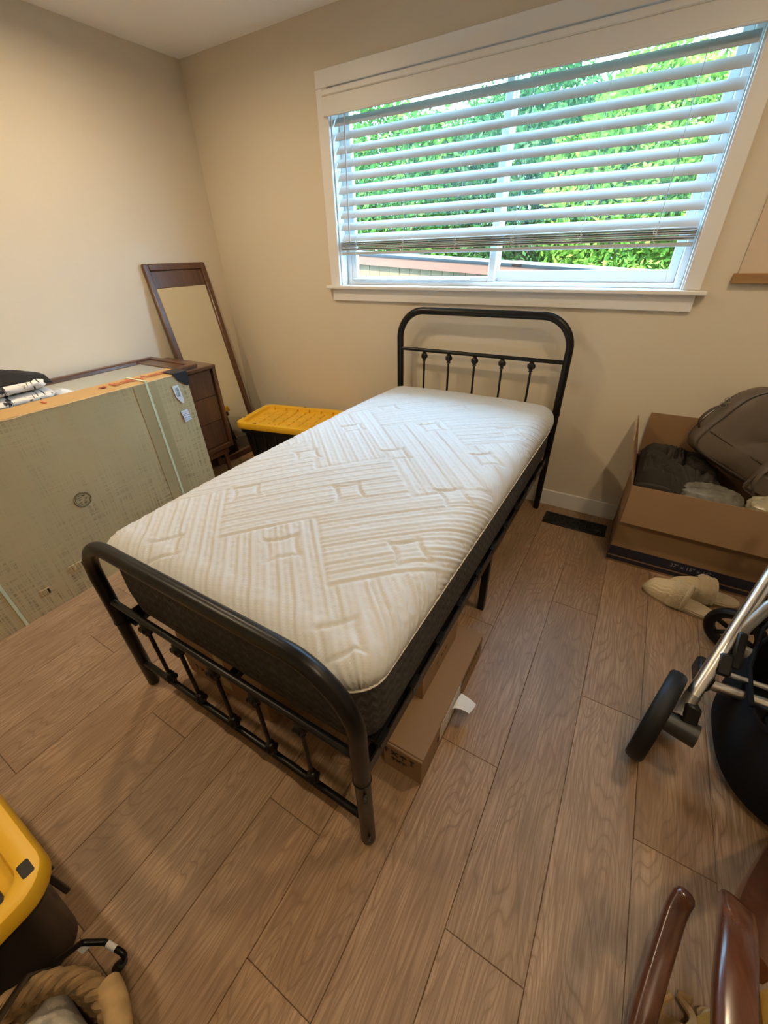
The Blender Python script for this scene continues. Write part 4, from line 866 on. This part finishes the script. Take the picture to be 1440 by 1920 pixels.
# ------------------------------------------------------------------ wooden rocking chair at the right edge
rc = thing('rocking_chair', 'glossy cherry wood rocking chair with mustard seat at the picture edge', 'chair', (3.30, -2.15, 0))
def bar(P, w, h, name, m=CHERRY, n=24):
    """flat bar along a smooth path, w across, h thick"""
    P = [Vector(p) for p in P]; Q = []
    for k in range(n + 1):
        t = k / n * (len(P) - 1); i = min(int(t), len(P) - 2); f = t - i; p0, p1, p2, p3 = P[max(i - 1, 0)], P[i], P[i + 1], P[min(i + 2, len(P) - 1)]
        Q.append(.5 * ((2 * p1) + (p2 - p0) * f + (2 * p0 - 5 * p1 + 4 * p2 - p3) * f * f + (3 * p1 - p0 - 3 * p2 + p3) * f ** 3))
    tip = (Q[-1] - Q[-2]).normalized(); Q += [Q[-1] + tip * h * .22, Q[-1] + tip * h * .36]; sc2 = [1.0] * (n + 1) + [.82, .45]; n = n + 2
    g = G(); V = []; m_ = 16
    for i, q in enumerate(Q):
        T = (Q[min(i + 1, n)] - Q[max(i - 1, 0)]).normalized(); s_ = T.cross(Vector((0, 0, 1)))
        s_ = s_.normalized() if s_.length > 1e-4 else Vector((1, 0, 0)); u2 = s_.cross(T)
        for k in range(m_):
            a = 2 * PI * k / m_; c, sn = math.cos(a), math.sin(a); V.append(q + (s_ * (w / 2) * math.copysign(abs(c) ** .6, c) + u2 * (h / 2) * math.copysign(abs(sn) ** .6, sn)) * sc2[i])
    F = [(i * m_ + k, i * m_ + (k + 1) % m_, (i + 1) * m_ + (k + 1) % m_, (i + 1) * m_ + k) for i in range(n) for k in range(m_)] + [tuple(range(m_))[::-1], tuple(n * m_ + k for k in range(m_))]
    return obj(name, g.add(V, F), m, rc, smooth=50)
bar([(3.030, -2.75, .63), (3.040, -2.33, .625), (3.055, -2.115, .615), (3.077, -2.008, .590), (3.097, -1.950, .545)], .042, .024, 'arm')
bar([(3.108, -1.995, .53), (3.205, -1.835, .36), (3.345, -1.62, .15), (3.425, -1.50, .03)], .055, .030, 'front_leg')
bar([(3.105, -2.75, .070), (3.090, -2.40, .036), (3.105, -2.10, .045), (3.158, -1.838, .088), (3.178, -1.772, .112)], .042, .040, 'rocker')
bar([(3.10, -2.42, .05), (3.085, -2.42, .30), (3.075, -2.42, .61)], .040, .034, 'arm_post'); bar([(3.12, -2.08, .34), (3.4, -2.08, .34), (3.72, -2.08, .34)], .06, .025, 'seat_rail')
bar([(3.70, -2.75, .63), (3.71, -2.35, .625), (3.71, -2.10, .60), (3.70, -1.99, .54)], .056, .024, 'arm'); bar([(3.69, -2.75, .07), (3.69, -2.3, .036), (3.68, -1.80, .10)], .042, .040, 'rocker'); bar([(3.70, -1.99, .52), (3.66, -1.9, .3), (3.68, -1.9, .08)], .06, .03, 'front_leg'); bar([(3.69, -2.42, .05), (3.70, -2.42, .3), (3.705, -2.42, .61)], .04, .034, 'arm_post')
cu_ = G().box(3.128, 3.66, -2.62, -2.02, .36, .50, .045); obj('seat_cushion', cu_, MUSTARD, rc); obj('side_panel', G().box(3.105, 3.127, -2.60, -2.03, .36, .575, .010), MUSTARD, rc); obj('back_cushion', G().box(3.13, 3.66, -2.82, -2.64, .45, 1.05, .05), MUSTARD, rc)
# fringed throw lying on the floor between the rockers
def throw(u, v):
    x = 3.13 + .24 * u; y = -2.16 + .20 * v; return (x, y, .012 + .030 * (1 + noise.noise(Vector((x * 22, y * 22, 3)))) * math.sin(PI * min(1, max(0, u))) ** .5 + .02 * (1 - v))
tw = thing('knit_throw', 'tan chunky knit throw bunched on the floor by the rocker', 'throw', (3.25, -2.06, 0))
obj('cloth', solidify(G().grid(throw, 24, 20), .008), SEAGRASSPALE, tw); g = G()
for k in range(7): g.tube([(3.135 + .036 * k + .010 * math.cos(a * 2), -1.962 - .05 * math.sin(a * .5 + k), .030 + .010 * math.sin(a)) for a in np.linspace(0, 6.0, 18)], .0075, 7)
obj('fringe', g, SEAGRASSPALE, tw)

# ------------------------------------------------------------------ wall hanging
wh_ = thing('wall_hanging', 'cream canvas wall hanging with oak bar right of the window', 'wall art', (3.27, -.01, 1.20))
obj('canvas', G().box(3.036, 3.500, -.0075, -.006, 1.225, 1.86, .0003), CANVAS, wh_); obj('bottom_bar', G().box(3.022, 3.514, -.026, -.002, 1.207, 1.243, .0025), OAKBAR, wh_); obj('top_bar', G().box(3.022, 3.514, -.026, -.002, 1.85, 1.886, .0025), OAKBAR, wh_)

# ------------------------------------------------------------------ basket, cloth and stand at the lower left
BC = Vector((2.262, -2.650, 0)); BR, BZ = .148, .280
bs_ = thing('seagrass_basket', 'round braided seagrass basket with wrapped rim beside the near tote', 'basket', tuple(BC))
for k in range(9):
    z = .015 + k * .029; r = .118 + .030 * k / 8; g = G(); n = 90
    for ph in (0, 2.1, 4.2): g.tube([(BC.x + (r + .006 * math.cos(a * 16 + ph)) * math.cos(a), BC.y + (r + .006 * math.cos(a * 16 + ph)) * math.sin(a), z + .008 * math.sin(a * 32 + ph * 2)) for a in np.linspace(0, 2 * PI, n + 1)[:-1]], .0085, 6, True)
    obj('braid_course', g, SEAGRASS, bs_)
obj('base', G().lathe([(1e-6, .004), (.118, .004), (.118, .012), (1e-6, .012)], 30, Matrix.Translation(BC)), SEAGRASS, bs_)
g = G(); n = 120
for ph in (0, PI * 2 / 3, PI * 4 / 3): g.tube([(BC.x + (BR + .009 * math.cos(a * 14 + ph)) * math.cos(a), BC.y + (BR + .009 * math.cos(a * 14 + ph)) * math.sin(a), BZ + .009 * math.sin(a * 14 + ph)) for a in np.linspace(0, 2 * PI, n + 1)[:-1]], .0088, 7, True)
obj('braided_rim', g, SEAGRASS, bs_)
hd = [Vector((BC.x + (BR + .012) * math.cos(a), BC.y + (BR + .012) * math.sin(a), BZ + .016 * math.sin((a - .55) / 1.05 * PI))) for a in np.linspace(.55, 1.60, 40)]
g = G(); g.tube(hd, .0165, 10); obj('handle', g, SEAGRASSPALE, bs_)
g = G()
for k in range(1, 39):
    t__ = (hd[k + 1 if k < 39 else k] - hd[k - 1]).normalized(); q_ = t__.to_track_quat('Z', 'Y').to_matrix().to_4x4(); q_.translation = hd[k]
    g.lathe([(.0165, -.006), (.0192, -.003), (.0192, .003), (.0165, .006), (.0165, -.006)], 12, q_)
obj('handle_wrap', g, SEAGRASSPALE, bs_)
one('grey_cloth', solidify(crumple(2.155, 2.370, -2.755, -2.540, lambda u, v: .235 + .050 * math.sin(PI * v) ** .5 * math.sin(PI * u) ** .5, 50, 50, 12.4, .030, 13), .01), GREYCLOTH, 'grey folded cloth filling the seagrass basket', 'cloth', (2.262, -2.65, .2))
sd = thing('metal_stand', 'black bent tube stand foot with white tape beside the near tote', 'stand', (2.10, -2.50, 0))
obj('foot_tube', G().tube(fillet([(2.075, -2.545, .16), (2.062, -2.508, .105), (2.095, -2.484, .088), (2.150, -2.472, .078), (2.132, -2.492, .030)], .010, 5), .0060, 10), BLACKMETAL, sd); obj('rubber_tip', G().tube([(2.142, -2.484, .050), (2.118, -2.500, .004)], [.0095, .0115], 12), RUBBER, sd); obj('tape_band', G().tube([(2.103, -2.4825, .0864), (2.125, -2.4776, .0824)], .0066, 10), PAPER, sd)
obj('tape_tail', solidify(G().grid(lambda u, v: (2.060 + .020 * u - .010 * v, -2.505 + .004 * u - .018 * v, .095 - .012 * v), 6, 6), .0005), PAPER, sd)
obj('upright_rod', G().tube([(2.085, -2.552, .17), (2.133, -2.556, .30), (2.268, -2.566, .50), (2.34, -2.572, .62)], .0055, 10), BLACKMETAL, sd)
